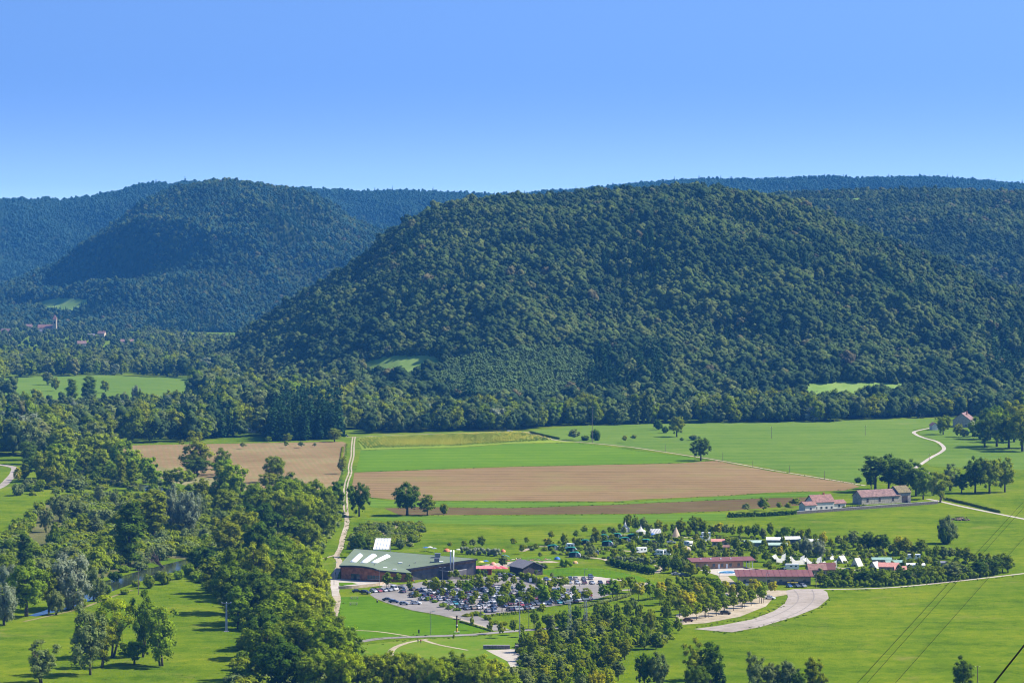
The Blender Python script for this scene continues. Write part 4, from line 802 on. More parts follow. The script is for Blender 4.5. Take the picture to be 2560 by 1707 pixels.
# campsite hedges and trees
hb = 'in the back hedge of the campsite'
g_ = random.Random(31)
for i in range(50):
    t = i / 49; x = 1570 + t * 920; y = interp(x, [(1570, 1331), (1750, 1338), (1900, 1344), (2100, 1368), (2300, 1390), (2490, 1418)]) + g_.uniform(-4, 4)
    kd = g_.choice(['oval', 'oval', 'broad', 'poplar', 'oval']); h = g_.uniform(24, 50)
    T(kd, g_.choice(['mid', 'mid', 'dark', 'grey', 'fresh', 'olive', 'gold' if g_.random() < .4 else 'mid']), x, y, h, h * g_.uniform(.55, .95), hb)
hf = 'in the dense front hedge of the campsite'
for i in range(34):
    t = i / 33; x = 2050 + t * 470; y = interp(x, [(2050, 1467), (2200, 1465), (2330, 1456), (2440, 1444), (2520, 1432)]) - g_.uniform(0, 5); h = g_.uniform(26, 44) * (1.15 if x > 2350 else 1)
    T(g_.choice(['broad', 'oval', 'oval']), g_.choice(['mid', 'dark', 'dark', 'mid', 'olive', 'grey']), x, y, h, h * g_.uniform(.8, 1.15), hf)
ci = 'among the pitches of the campsite'
for i, (x, y, h) in enumerate([(1283, 1366, 26), (1316, 1362, 24), (1305, 1385, 30), (1378, 1350, 28), (1410, 1362, 34), (1440, 1348, 28), (1462, 1338, 30), (1446, 1372, 32), (1492, 1360, 40), (1487, 1340, 28), (1525, 1338, 26), (1550, 1330, 26), (1590, 1352, 26), (1581, 1382, 36), (1644, 1355, 26), (1655, 1376, 22), (1628, 1386, 20), (1350, 1396, 20),
                                (1690, 1410, 34), (1720, 1405, 36), (1750, 1400, 34), (1780, 1396, 34), (1815, 1400, 36), (1850, 1398, 38), (1885, 1402, 36), (1915, 1404, 34), (1870, 1380, 34), (1840, 1372, 34), (1760, 1376, 30), (1740, 1362, 32), (1820, 1366, 30), (1660, 1428, 46), (1690, 1432, 44), (1728, 1440, 40), (1765, 1442, 34), (1780, 1420, 22),
                                (2015, 1390, 52), (2050, 1392, 46), (1990, 1384, 36), (2110, 1380, 34), (2150, 1384, 30), (2200, 1396, 22), (1960, 1378, 30), (2020, 1425, 20), (1258, 1420, 38), (1205, 1368, 34), (1181, 1370, 28), (1160, 1372, 26), (1125, 1370, 20), (1925, 1430, 26), (1530, 1356, 26), (1555, 1368, 26), (1600, 1368, 24), (1625, 1372, 26), (1675, 1392, 32), (1705, 1384, 30), (1735, 1386, 30), (1800, 1382, 32), (1905, 1388, 32), (1935, 1392, 30), (1968, 1396, 28), (2085, 1396, 28), (2120, 1398, 28), (2160, 1404, 28), (2180, 1408, 26), (2260, 1404, 30), (2310, 1412, 30), (2340, 1424, 34), (1470, 1372, 24), (1400, 1384, 24), (1340, 1376, 22), (1365, 1362, 22), (1340, 1440, 20), (1668, 1466, 24), (1672, 1468, 30), (1380, 1446, 18)]):
    kd = 'willow' if i in (36, 37) else ('young' if h < 33 else 'broad')
    T(kd, 'silver' if i in (36, 37, 38) else g_.choice(['mid', 'grey', 'fresh', 'olive', 'mid', 'dark', 'gold' if g_.random() < .5 else 'mid']), x, y, h * .9, h * g_.uniform(.6, .85), ci)
# leaning dead tree over the river
T('bare', 'grey', 408, 1418, 62, 40, bank, lean=(0.0, 0.8))
grow_trees(); finish_labels()

# ------------------------------------------------------------------ sports hall
brick = plain('brick_wall', (0.30, 0.115, 0.055), 0.9, var=0.25, scale=0.8); slate = plain('slate_cladding', (0.095, 0.090, 0.095), 0.7, var=0.2, scale=0.5)
roofg = plain('green_roof_membrane', (0.125, 0.160, 0.098), 0.85, var=0.04, scale=0.15); trimm = plain('dark_fascia', (0.04, 0.04, 0.05), 0.6)
woodc = plain('brown_cladding', (0.17, 0.105, 0.060), 0.85, var=0.25, scale=0.7); glass = plain('window_glass', (0.06, 0.075, 0.085), 0.12, var=0.1, spec=0.6)
white = plain('white_paint', (0.72, 0.72, 0.70), 0.6, var=0.06); steel = plain('galvanised_steel', (0.46, 0.47, 0.48), 0.35, 0.7, var=0.08)
lightc = plain('pale_skylight', (0.70, 0.74, 0.78), 0.3, var=0.04); dark = plain('dark_opening', (0.02, 0.02, 0.022), 0.6); stone = plain('beige_stone', (0.36, 0.28, 0.19), 0.9, var=0.15, scale=0.6)
concrete = plain('concrete', (0.36, 0.35, 0.33), 0.9, var=0.15); tin = plain('grey_metal', (0.22, 0.22, 0.235), 0.5, 0.5, var=0.15)
A, Bk, Cr = at(848, 1413, 1327), at(886, 1371, 1372), at(1194, 1396, 1334)
D, E = at(1015, 1422, 1322), at(1032, 1432, 1316)
front = [A, at(880, 1413, 1323), at(910, 1415, 1319), at(932, 1419, 1317), at(950, 1425, 1316), at(990, 1429, 1316), E]
hall = empty('sports_hall', ((A.x + Cr.x) / 2, (A.y + Cr.y) / 2, 0))
tag(hall, 'sports hall with sweeping green roof, curved brick front and three skylights', 'building')
org = hall.location.copy()
class MBw(MB):                                       # world coordinates, rebased to the thing's foot
    def build(s, name, mats, parent=None, smooth=False, org=None):
        o = parent.location if parent.parent is None else parent.parent.location
        s.v = [(v[0] - o.x, v[1] - o.y, v[2] - o.z) for v in s.v]
        return link(name, s.mesh(name, mats, smooth), parent)
ROOFT = [(A, D, Bk), (Bk, D, Cr)] + [(D, front[i], front[i + 1]) for i in range(len(front) - 1)]
b = MBw()
for t in ROOFT:
    V = [p for p in t] + [p - Vector((0, 0, .45)) for p in t]
    b.add(V, [(0, 1, 2), (5, 4, 3), (0, 3, 4, 1), (1, 4, 5, 2), (2, 5, 3, 0)])
roof = b.build('roof', roofg, hall)
from mathutils.geometry import intersect_ray_tri
def on_roof(px, py):
    o = Vector((0, 0, H)); d = at(px, py, 1000) - o
    for t in ROOFT:
        r = intersect_ray_tri(t[0], t[1], t[2], d, o, True)
        if r: return r
    return at(px, py, 1335)
def wall_strip(b, pts, inset, top=-0.46, base=-0.3):
    """vertical wall under the eave points, set in from the edge towards the hall"""
    cen = Vector((org.x, org.y + 12, 0)); Q = []
    for p in pts:
        d = (cen - p); d.z = 0; d.normalize(); q = p + d * inset; Q.append(q)
    for a, c in zip(Q, Q[1:]):
        b.add([(a.x, a.y, base), (c.x, c.y, base), (c.x, c.y, c.z + top), (a.x, a.y, a.z + top)], [(0, 1, 2, 3)])
    return Q
b = MBw(); Qf = wall_strip(b, front, 1.0); wall_strip(b, [Bk, A], 0.6); fw = b.build('wall', brick, hall); fw['label'] = 'curved red-brown brick front wall'
b = MBw(); Qs = wall_strip(b, [E, D + Vector((2, 0, 0)), D.lerp(Cr, .25), D.lerp(Cr, .5), D.lerp(Cr, .75), Cr], 1.2); wall_strip(b, [Cr, Bk], 0.8); sw = b.build('wall', slate, hall); sw['label'] = 'dark slate clad side wall'
b = MBw()
for a, c in zip(front + [D, Cr], front[1:] + [D, Cr, Bk]):   # fascia boards along the eaves
    if a is c: continue
    b.add([a + Vector((0, -.06, .08)), c + Vector((0, -.06, .08)), c + Vector((0, -.06, -.75)), a + Vector((0, -.06, -.75))], [(0, 1, 2, 3)])
b.build('fascia', trimm, hall)
b = MBw()                                              # timber band below the big eave
for i in range(1, 5):
    a, c = Qs[i], Qs[i + 1]; a2, c2 = a + Vector((0, -.07, -.8)), c + Vector((0, -.07, -.8))
    b.add([a2, c2, c2 - Vector((0, 0, 1.0)), a2 - Vector((0, 0, 1.0))], [(0, 1, 2, 3)])
b.build('timber_band', woodc, hall)
def lerpQ(Q, t):
    t = t * (len(Q) - 1); i = min(int(t), len(Q) - 2); return Q[i].lerp(Q[i + 1], t - i)
def wall_panel(Q, t0, t1, z0, z1, name, mat, parent, off=0.1):
    b = MBw(); a, c = lerpQ(Q, t0), lerpQ(Q, t1); o = Vector((0, -off, 0))
    V = [Vector((a.x, a.y, z0)), Vector((c.x, c.y, z0)), Vector((c.x, c.y, z1)), Vector((a.x, a.y, z1))]
    b.add(V + [v + o for v in V], [(4, 5, 6, 7), (0, 4, 7, 3), (1, 2, 6, 5), (3, 7, 6, 2), (0, 1, 5, 4)]); return b.build(name, mat, parent)
dr = wall_panel(Qf, .13, .25, 0, 3.0, 'entrance_door', glass, hall); wall_panel(Qf, .165, .205, 0.05, 2.5, 'door_leaf', dark, dr, 0.16)
for k in range(5):
    t0 = .37 + k * .055; w_ = wall_panel(Qf, t0, t0 + .047, 1.2, 2.9, 'window', glass, hall)
    wall_panel(Qf, t0 - .002, t0 + .049, 1.02, 1.18, 'sill', concrete, w_, 0.16)
for t0, t1 in ((.38, .44), (.45, .50), (.52, .57)): wall_panel(Qs, t0, t1, 0.1, 2.6, 'window', glass, hall)
wall_panel(Qs, .60, .72, 0.0, 3.3, 'garage_opening', dark, hall)
for q in ([(875, 1405), (893, 1388), (907, 1388), (890, 1405)], [(901, 1407), (924, 1389), (942, 1389), (916, 1407)], [(927, 1407), (960, 1390), (976, 1391), (942, 1407)]):
    P = [on_roof(*p) for p in q]; b = MBw(); n = 6; V = []
    for e in (0, 1):
        l_, r_ = (P[0], P[3]) if e == 0 else (P[1], P[2])
        for k in range(n + 1): V.append(l_.lerp(r_, k / n) + Vector((0, 0, .12 + 1.0 * math.sin(math.pi * k / n) ** .7)))
    b.add(V, [(k, k + 1, n + 2 + k, n + 1 + k) for k in range(n)] + [tuple(range(n + 1)), tuple(range(n + 1, 2 * n + 2))[::-1]])
    sk = b.build('skylight', lightc, roof, True)
    b = MBw()
    for i in range(4): b.tube([P[i] + Vector((0, 0, .1)), P[(i + 1) % 4] + Vector((0, 0, .1))], .16, 4)
    b.build('skylight_kerb', white, roof)
for (x, y, w_, h_) in ((1094, 1392, 2.6, 1.6), (1092, 1404, 2.4, 1.7)):
    p = on_roof(x, y); b = MBw(); b.box(p.x - w_ / 2, p.x + w_ / 2, p.y - 1, p.y + 1, p.z - .3, p.z + h_); b.box(p.x - w_ / 2 - .15, p.x + w_ / 2 + .15, p.y - 1.15, p.y + 1.15, p.z + h_, p.z + h_ + .2); b.build('ventilation_unit', tin, roof)
for (x, y) in ((1001, 1407), (963, 1419), (986, 1423), (1103, 1404)):
    p = on_roof(x, y); b = MBw(); b.box(p.x - .9, p.x + .9, p.y - .8, p.y + .8, p.z - .2, p.z + .3); b.build('roof_hatch', white, roof)
for (x, y) in ((1038, 1407), (1024, 1414), (1077, 1406), (936, 1412)):
    p = on_roof(x, y); b = MBw(); b.lathe([(0, p.z - .2), (.18, p.z - .2), (.18, p.z + .6), (.28, p.z + .62), (0, p.z + .8)], 6, c=(p.x, p.y)); b.build('roof_vent', tin, roof)
p0 = gp(1130, 1447); b = MBw()
for dx in (-.65, .65):
    b = MBw(); b.lathe([(0, 0), (.38, 0), (.36, 13.6), (0, 13.6)], 10, c=(p0.x + dx, p0.y)); b.build('flue', steel, hall, True)
yard = [gp(1097, 1446), gp(1120, 1449), gp(1166, 1444), gp(1166, 1440)]
b = MBw()
for a, c in zip(yard, yard[1:]): 
    b.add([a, c, c + Vector((0, 0, 3.9)), a + Vector((0, 0, 3.9)), a + Vector((0, .35, 0)), c + Vector((0, .35, 0)), c + Vector((0, .35, 3.9)), a + Vector((0, .35, 3.9))], [(0, 1, 2, 3), (4, 7, 6, 5), (3, 2, 6, 7)])
yw = b.build('yard_wall', slate, hall); yw['label'] = 'dark wall round the service yard'
b = MBw()
for a, c in zip(yard, yard[1:]): b.tube([a + Vector((0, .17, 4.0)), c + Vector((0, .17, 4.0))], .17, 4)
b.build('wall_coping', concrete, hall)
# low curved retaining wall in front of the hall
rw = empty('retaining_wall', gp(900, 1470)); tag(rw, 'low curved beige wall in front of the sports hall', 'wall'); b = MBw()
W_ = spline([gp(846, 1472), (gp(880, 1471)), gp(920, 1467), gp(950, 1463), gp(962, 1458)], 5)
for a, c in zip(W_, W_[1:]):
    ha = 1.35; b.add([a, c, c + Vector((0, 0, ha)), a + Vector((0, 0, ha)), a + Vector((0, .5, 0)), c + Vector((0, .5, 0)), c + Vector((0, .5, ha)), a + Vector((0, .5, ha))], [(0, 1, 2, 3), (3, 2, 6, 7), (4, 7, 6, 5)])
b.build('wall_body', stone, rw)
b = MBw()
for a, c in zip(W_, W_[1:]): b.add([a + Vector((0, -.05, 1.36)), c + Vector((0, -.05, 1.36)), c + Vector((0, .55, 1.36)), a + Vector((0, .55, 1.36))], [(0, 1, 2, 3)])
b.build('coping', concrete, rw)

# ------------------------------------------------------------------ generic buildings
def house(name, label, px, py, L_, D_, hw, hr, yaw, wallm, roofm, windows=3, chimney=False, ridge='x', over=.5, cat='building', mono=False):
    """gabled or single-pitch building; foot of its front at px, py; L_ long, D_ deep, walls hw, ridge hr above them"""
    P = gp(px, py); r = empty(name, P, yaw); tag(r, label, cat)
    b = MB()
    if mono: b.prism([(0, 0), (D_, 0), (D_, hw + hr), (0, hw)], 'x', -L_ / 2, L_ / 2)
    elif ridge == 'x': b.prism([(0, 0), (D_, 0), (D_, hw), (D_ / 2, hw + hr - .12), (0, hw)], 'x', -L_ / 2, L_ / 2)
    else: b.prism([(-L_ / 2, 0), (L_ / 2, 0), (L_ / 2, hw), (0, hw + hr - .12), (-L_ / 2, hw)], 'y', 0, D_)
    b.build('wall', wallm, r); b = MB(); o = over
    if mono: b.prism([(-o, hw - o * hr / D_ + .02), (-o, hw - o * hr / D_ + .3), (D_ + o, hw + hr + o * hr / D_ + .3), (D_ + o, hw + hr + o * hr / D_ + .02)], 'x', -L_ / 2 - o, L_ / 2 + o)
    else:
        W2 = D_ / 2 if ridge == 'x' else L_ / 2; s_ = hr / W2
        prof = [(-o, hw - o * s_), (W2, hw + hr), (2 * W2 + o, hw - o * s_), (2 * W2 + o, hw - o * s_ + .28), (W2, hw + hr + .3), (-o, hw - o * s_ + .28)]
        if ridge == 'x': b.prism(prof, 'x', -L_ / 2 - o, L_ / 2 + o)
        else: b.prism([(p - L_ / 2, z) for p, z in prof], 'y', -o, D_ + o)
    rf = b.build('roof', roofm, r)
    if chimney:
        b = MB(); b.box(L_ * .15, L_ * .15 + .9, D_ * .45, D_ * .45 + .9, hw + hr * .6, hw + hr + 1.4); b.build('chimney', brick, rf)
    for k in range(windows):
        x = -L_ / 2 + L_ * (k + .5) / windows; w_ = min(1.3, L_ / windows * .5); z0 = min(1.0, hw * .35); z1 = min(hw * .75, z0 + 1.4)
        b = MB(); b.box(x - w_ / 2, x + w_ / 2, -.07, .05, z0, z1); wn_ = b.build('window', glass, r)
        b = MB(); b.box(x - w_ / 2 - .1, x + w_ / 2 + .1, -.16, -.08, z0 - .16, z0 - .03); b.build('sill', concrete, wn_)
    return r
pinkroof = plain('clay_tile_roof', (0.215, 0.115, 0.095), 0.9, var=0.2, scale=0.7); browntile = plain('brown_tile_roof', (0.185, 0.112, 0.098), 0.9, var=0.25, scale=0.7)
redroof = plain('red_metal_roof', (0.150, 0.058, 0.052), 0.7, var=0.08, scale=0.3); render_w = plain('white_render', (0.55, 0.52, 0.45), 0.9, var=0.08, scale=0.4)
rubble = plain('rubble_stone', (0.33, 0.29, 0.23), 0.95, var=0.2, scale=1.0); greyroof = plain('grey_slate_roof', (0.15, 0.145, 0.15), 0.8, var=0.12); timber = plain('dark_timber', (0.055, 0.045, 0.045), 0.9, var=0.3)
creamw = plain('cream_wall', (0.42, 0.33, 0.22), 0.9, var=0.12)
# farm
house('farmhouse', 'white farmhouse with pink tiled roof and chimney between its two low wings', 2060, 1276, 14, 9, 5.2, 3.6, 0.45, render_w, pinkroof, 4, True)
house('farm_wing', 'low white wing with pink roof on the left end of the farmhouse', 2027, 1279, 7.5, 7, 3.9, 1.6, 0.45, render_w, pinkroof, 1)
house('farm_wing', 'low white wing with pink roof on the right end of the farmhouse', 2098, 1271, 9, 6, 3.2, 1.6, 0.45, render_w, pinkroof, 1)
br_ = house('barn', 'long stone barn with mauve-brown tiled roof under the big pines', 2202, 1259, 27, 10, 4.6, 3.4, 0.45, rubble, browntile, 0)
for x in (-10, -1.5, 8):
    b = MB(); b.box(x, x + 1.4, -.08, .05, 1.4, 3.6); b.build('barn_door', timber, br_)
b2 = house('barn', 'tall short barn with mossy roof at the right end of the long barn', 2262, 1256, 8.5, 11, 6.2, 3.4, 0.45, rubble, plain('mossy_tile_roof', (0.16, 0.13, 0.065), 0.95, var=0.3), 0)
b = MB(); b.box(-2, 2, -.08, .05, 0, 4.2); b.build('barn_door', timber, b2)
def wallrun(name, label, pts, h, th, mat, cap=None, cat='wall'):
    r = empty(name, gp(*pts[0])); tag(r, label, cat); b = MBw()
    for a, c in zip(pts, pts[1:]):
        p, q = gp(*a), gp(*c); d = (q - p).normalized(); nn = Vector((-d.y, d.x, 0)) * th / 2
        b.add([p - nn, q - nn, q + nn, p + nn] + [v + Vector((0, 0, h)) for v in (p - nn, q - nn, q + nn, p + nn)], [(0, 1, 5, 4), (2, 3, 7, 6), (4, 5, 6, 7), (1, 2, 6, 5), (3, 0, 4, 7)])
    b.build('wall_body', mat, r); b = MBw()
    for a, c in zip(pts, pts[1:]):
        p, q = gp(*a), gp(*c); d = (q - p).normalized(); nn = Vector((-d.y, d.x, 0)) * (th / 2 + .06)
        b.add([v + Vector((0, 0, h + .01)) for v in (p - nn, q - nn, q + nn, p + nn)] + [v + Vector((0, 0, h + .14)) for v in (p - nn, q - nn, q + nn, p + nn)], [(0, 1, 5, 4), (2, 3, 7, 6), (4, 5, 6, 7), (1, 2, 6, 5), (3, 0, 4, 7)])
    b.build('coping', cap or concrete, r); return r
wallrun('garden_wall', 'dark stone wall along the meadow below the farm', [(1992, 1285), (2100, 1277), (2220, 1268), (2345, 1259)], 1.6, .5, plain('dark_stone', (0.10, 0.09, 0.08), .95, var=.25))
# farmhouse on the right
fh = house('farmhouse', 'grey stone farmhouse with pointed gable and long mauve roof at the wood edge', 2404, 1068, 15, 19, 6.0, 5.6, -0.35, rubble, browntile, 2, True, 'y')
house('shed', 'small whitish shed at the bend of the farmhouse drive', 2338, 1075, 5, 7, 4, 2, 0.2, render_w, pinkroof, 0, False, 'y', cat='shed')
# valley houses and the far village
house('house', 'pink-roofed house among trees behind the track end', 918, 1058, 12, 10, 6, 5, 0.2, render_w, pinkroof, 2)
house('greenhouse', 'long low white building behind the dark spruces', 625, 1080, 26, 9, 3, 2, 0.0, white, white, 3)
house('cabin', 'low cabin with crimson roof half hidden in the wood', 420, 1075, 9, 7, 2.6, 1.8, 0.1, timber, redroof, 1)
house('cabin', 'tiny orange-roofed cabin at the edge of the ploughed field', 366, 1090, 4, 4, 3, 1.4, 0.1, creamw, plain('orange_roof', (.5, .22, .1), .8), 1)
for i, (x, y, l, h, lab) in enumerate([(12, 838, 26, 9, 'leftmost house of the far village, long with rosy roof'), (72, 826, 18, 9, 'far village house with red roof between dark tree crowns'), (205, 872, 22, 10, 'lower pale far village house with red roof'), (252, 852, 20, 15, 'tall red-roofed house at the middle of the far village'),
                                     (222, 846, 32, 5, 'long grey-roofed far village hall'), (318, 862, 34, 6, 'rightmost far village building, long with pale wall'), (100, 838, 20, 8, 'dark-roofed far village house below the church')]):
    house('village_house', lab, x, y, l * .55, 8, h * .75, 3.5, 0.25 * (i % 3 - 1), creamw, browntile if i not in (4, 6) else greyroof, 3, i == 3, cat='house')
ch = empty('church', gp(137, 835)); tag(ch, 'far village church with square tower and red pyramid roof', 'church')
b = MB(); b.box(-3.2, 3.2, -3.2, 3.2, 0, 24); b.build('tower', creamw, ch); b = MB(); b.add([(-3.6, -3.6, 24), (3.6, -3.6, 24), (3.6, 3.6, 24), (-3.6, 3.6, 24), (0, 0, 32)], [(0, 1, 4), (1, 2, 4), (2, 3, 4), (3, 0, 4), (3, 2, 1, 0)]); b.build('tower_roof', pinkroof, ch)
b = MB(); b.box(-1.0, 1.0, -3.35, -3.1, 17, 21); b.build('belfry_window', dark, ch)
b = MB(); b.prism([(0, 0), (9, 0), (9, 10), (4.5, 15), (0, 10)], 'x', -28, -3.3); b.build('nave', creamw, ch); b = MB(); b.prism([(-.5, 9.6), (4.5, 15.2), (9.5, 9.6), (9.5, 10), (4.5, 15.6), (-.5, 10)], 'x', -28.4, -3.25); b.build('nave_roof', pinkroof, ch)
# campsite buildings
san = house('washroom_block', 'long orange-walled washroom block with dark red roof and open porch', 1795, 1421, 25, 7, 3.5, .8, 0.22, plain('orange_render', (.36, .20, .11), .9), redroof, 6, mono=True, over=.9)
for x in (14.5, 17.5):
    for y in (0.3, 6): b = MB(); b.box(x - .15, x + .15, y, y + .3, 0, 3.5); b.build('porch_post', white, san)
b = MB(); b.prism([(-.9, 3.42), (-.9, 3.70), (7.9, 4.70), (7.9, 4.42)], 'x', 13.45, 19); b.build('porch_roof', redroof, san)
for x in (-6, 0, 4): b = MB(); b.box(x, x + 1, -.09, .04, 0, 2.2); b.build('door', white, san)
for x in (-8, -3, 2, 7): b = MB(); b.box(x, x + .7, 3, 3.7, 3.8, 4.7); b.build('roof_vent', white, san)
rec = house('reception_building', 'long low reception building with sloping red metal roof by the racetrack bend', 1937, 1461, 33, 9, 3.9, 1.3, 0.0, creamw, redroof, 6, mono=True, over=1.4)
for k in range(13): b = MB(); b.prism([(-1.35, 4.02), (-1.35, 4.10), (10.3, 5.80), (10.3, 5.72)], 'x', -16.22 + k * 2.7, -16.08 + k * 2.7); b.build('roof_seam', plain('roof_seam_red', (.17, .045, .045), .6), rec)
b = MB(); b.box(-16.5, 16, -.1, .05, 0, 1.6); b.build('plinth_panel', slate, rec)
house('boiler_house', 'small dark timber hut with grey gabled roof beside the car park', 1332, 1438, 11, 12, 4.0, 2.4, 0.55, timber, greyroof, 0, False, 'y', over=.9, cat='hut')
for i, (x, y, l, d, hw, hr, m1, m2, lab) in enumerate([
    (1800, 1366, 8.5, 5, 2.6, .9, creamw, plain('salmon_roof', (.45, .20, .16), .8), 'cream chalet with salmon-pink roof among the campsite hedges'), (1812, 1378, 4, 3, 2.2, .7, creamw, pinkroof, 'little pink-roofed hut in front of the salmon-roofed chalet'),
    (1885, 1368, 9, 5, 2.4, .8, tin, plain('pale_green_roof', (.30, .40, .32), .7), 'long mobile home with pale green roof left of the white ones'), (1937, 1362, 8, 6, 2.6, .9, tin, white, 'white-roofed mobile home nearest the back hedge'),
    (1945, 1374, 9, 5, 2.4, .8, tin, plain('pale_green_roof', (.30, .40, .32), .7), 'pale green mobile home just below a white-roofed one'), (1981, 1360, 8, 5, 2.6, 1.0, tin, plain('off_white_roof', (.55, .55, .5), .7), 'off-white gabled mobile home beside the silvery willow'),
    (2036, 1366, 6, 5, 2.4, 1.0, tin, plain('off_white_roof', (.55, .55, .5), .7), 'small off-white hut right of the silvery willow'), (2205, 1412, 9, 4, 2.6, .7, creamw, plain('mint_roof', (.20, .32, .26), .7), 'mint-roofed mobile home, left one of two end to end'),
    (2240, 1418, 9, 4, 2.4, .7, creamw, plain('mint_roof', (.20, .32, .26), .7), 'mint-roofed mobile home, right one of two end to end'), (2222, 1430, 9, 6, 2.6, 1.5, creamw, plain('salmon_roof', (.45, .2, .16), .8), 'salmon-roofed chalet behind the front hedge'),
    (2252, 1436, 5, 5, 2.2, 1.4, creamw, plain('salmon_roof', (.45, .2, .16), .8), 'small salmon-roofed hut right of a salmon chalet'), (2045, 1442, 8, 8, 3.4, 2.2, creamw, pinkroof, 'pink-gabled cabin right of the reception building'),
    (2068, 1438, 7, 7, 3.0, 2.4, creamw, redroof, 'red-roofed cabin half hidden by the front hedge'), (2290, 1425, 8, 4, 2.4, .6, white, white, 'flat white mobile home at the right of the campsite'), (2355, 1418, 4, 3, 2.2, .5, tin, tin, 'grey hut near the right end of the campsite')]):
    house('mobile_home', lab, x, y, l, d, hw, hr, 0.1 * (i % 3 - 1), m1, m2, 3, cat='chalet')

# ------------------------------------------------------------------ tents
canv_g = plain('green_canvas', (0.005, 0.15, 0.10), 0.8, var=0.1); canv_d = plain('dark_canvas', (0.02, 0.04, 0.045), 0.9); canv_w = plain('white_canvas', (0.66, 0.65, 0.60), 0.9, var=0.06); canv_gr = plain('grey_canvas', (0.20, 0.22, 0.25), 0.9, var=0.1)
canv_c = plain('cream_canvas', (0.58, 0.48, 0.36), 0.9, var=0.12); deckm = plain('wooden_deck', (0.32, 0.25, 0.16), 0.9, var=0.2)
def canvas(name, col, tr=0.45):
    m, n, l = new_mat(name); o = n.new('ShaderNodeOutputMaterial'); d = n.new('ShaderNodeBsdfDiffuse'); t = n.new('ShaderNodeBsdfTranslucent'); x = n.new('ShaderNodeMixShader'); x.inputs[0].default_value = tr
    z = n.new('ShaderNodeTexNoise'); z.inputs['Scale'].default_value = 1.2; c = n.new('ShaderNodeMix'); c.data_type = 'RGBA'; l.new(z.outputs[0], c.inputs[0]); c.inputs[6].default_value = (*[v * .85 for v in col], 1); c.inputs[7].default_value = (*[min(1, v * 1.12) for v in col], 1)
    l.new(c.outputs[2], d.inputs[0]); l.new(c.outputs[2], t.inputs[0]); l.new(d.outputs[0], x.inputs[1]); l.new(t.outputs[0], x.inputs[2]); l.new(x.outputs[0], o.inputs[0]); return m
canv_w = canvas('thin_white_canvas', (.80, .78, .72)); canv_c = canvas('thin_cream_canvas', (.72, .58, .42))
SAFARI = {}
def safari_parts():
    b = MB(); b.prism([(-2.4, 1.9), (-2.4, 2.05), (-1, 2.55), (1.4, 2.75), (2.6, 2.3), (2.6, 2.15), (1.4, 2.6), (-1, 2.4)], 'y', -1.9, 1.9); SAFARI['roof'] = b.mesh('roof', canv_g)
    b = MB(); b.prism([(-2.2, 0), (1.2, 0), (1.2, 2.55), (-1, 2.33), (-2.2, 1.9)], 'y', -1.8, 1.8); SAFARI['wall'] = b.mesh('wall', canv_d)
    b = MB(); b.prism([(1.3, .1), (3.6, .1), (3.3, 1.6), (2.4, 2.1), (1.3, 2.1)], 'y', -1.6, 1.6); SAFARI['annex'] = b.mesh('annex', canv_gr)
    b = MB(); b.box(1.22, 1.9, -1.86, -1.78, .5, 2.2); SAFARI['window_flap'] = b.mesh('window_flap', canv_w)
    b = MB(); b.box(-3.2, 3.6, -2.2, 2.2, 0, .12); SAFARI['deck'] = b.mesh('deck', deckm)
safari_parts()
SPOT = [(1380, 1374, 'leftmost'), (1426, 1380, 'beside the small white camper'), (1480, 1385, 'nearest the lower lane'), (1460, 1361, 'behind a round tree'), (1516, 1364, 'in the middle of the cluster'), (1560, 1355, 'just above the middle of the cluster'), (1540, 1345, 'highest, nearest the white pagoda'), (1580, 1346, 'half hidden by a tree'), (1612, 1360, 'rightmost'), (1506, 1348, 'low, seen mostly as roof'), (1434, 1392, 'lowest, seen mostly as roof')]
for x, y, w_ in SPOT:
    r = empty('canvas_tent', gp(x, y), rng.uniform(-.25, .05)); tag(r, f'green-roofed canvas tent with dark front, {w_}, in the campsite', 'tent', 'green canvas tents of the campsite')
    for k, me in SAFARI.items(): link(k, me, r)
def pagoda(name, label, x, y, w_, h_, wall, n, mat):
    r = empty(name, gp(x, y), .3); tag(r, label, 'tent'); b = MB(); R = w_ / 2
    b.lathe([(R, 0), (R, wall), (R * 1.06, wall)], n); b.build('wall', mat, r); b = MB()
    b.lathe([(R * 1.08, wall), (R * .62, wall + (h_ - wall) * .2), (R * .3, wall + (h_ - wall) * .48), (R * .1, wall + (h_ - wall) * .85), (0.03, h_)], n); b.build('roof', mat, r)
    b = MB(); b.tube([(0, 0, h_ - .2), (0, 0, h_ + .7)], .07, 5); b.build('finial', white, r); return r
pagoda('pagoda_tent', 'tall white pagoda tent at the back of the campsite', 1563, 1329, 5.0, 5.6, 2.0, 4, canv_w)
pagoda('bell_tent', 'eight-sided white bell tent right of the pagoda tent', 1602, 1335, 5.4, 4.6, 1.8, 8, canv_w)
r = empty('ridge_tent', gp(1643, 1337), .5); tag(r, 'white striped ridge tent between bell tent and tipi', 'tent'); b = MB(); b.prism([(0, .6), (2, 3.2), (4, .6), (4, 0), (0, 0)], 'x', -3.2, 3.2); b.build('roof', canv_w, r)
for k in range(7): b = MB(); b.add([(-2.9 + k * .95, -.03, .65), (-2.6 + k * .95, -.03, .65), (-2.6 + k * .95, 1.97, 3.24), (-2.9 + k * .95, 1.97, 3.24)], [(0, 1, 2, 3)]); b.build('stripe', canv_gr, r)
r = empty('tipi', gp(1690, 1341)); tag(r, 'cream tipi with crossed poles before the dark hedge', 'tent'); b = MB(); b.lathe([(2.3, 0), (.22, 5.0)], 12); b.build('cover', canv_c, r, True)
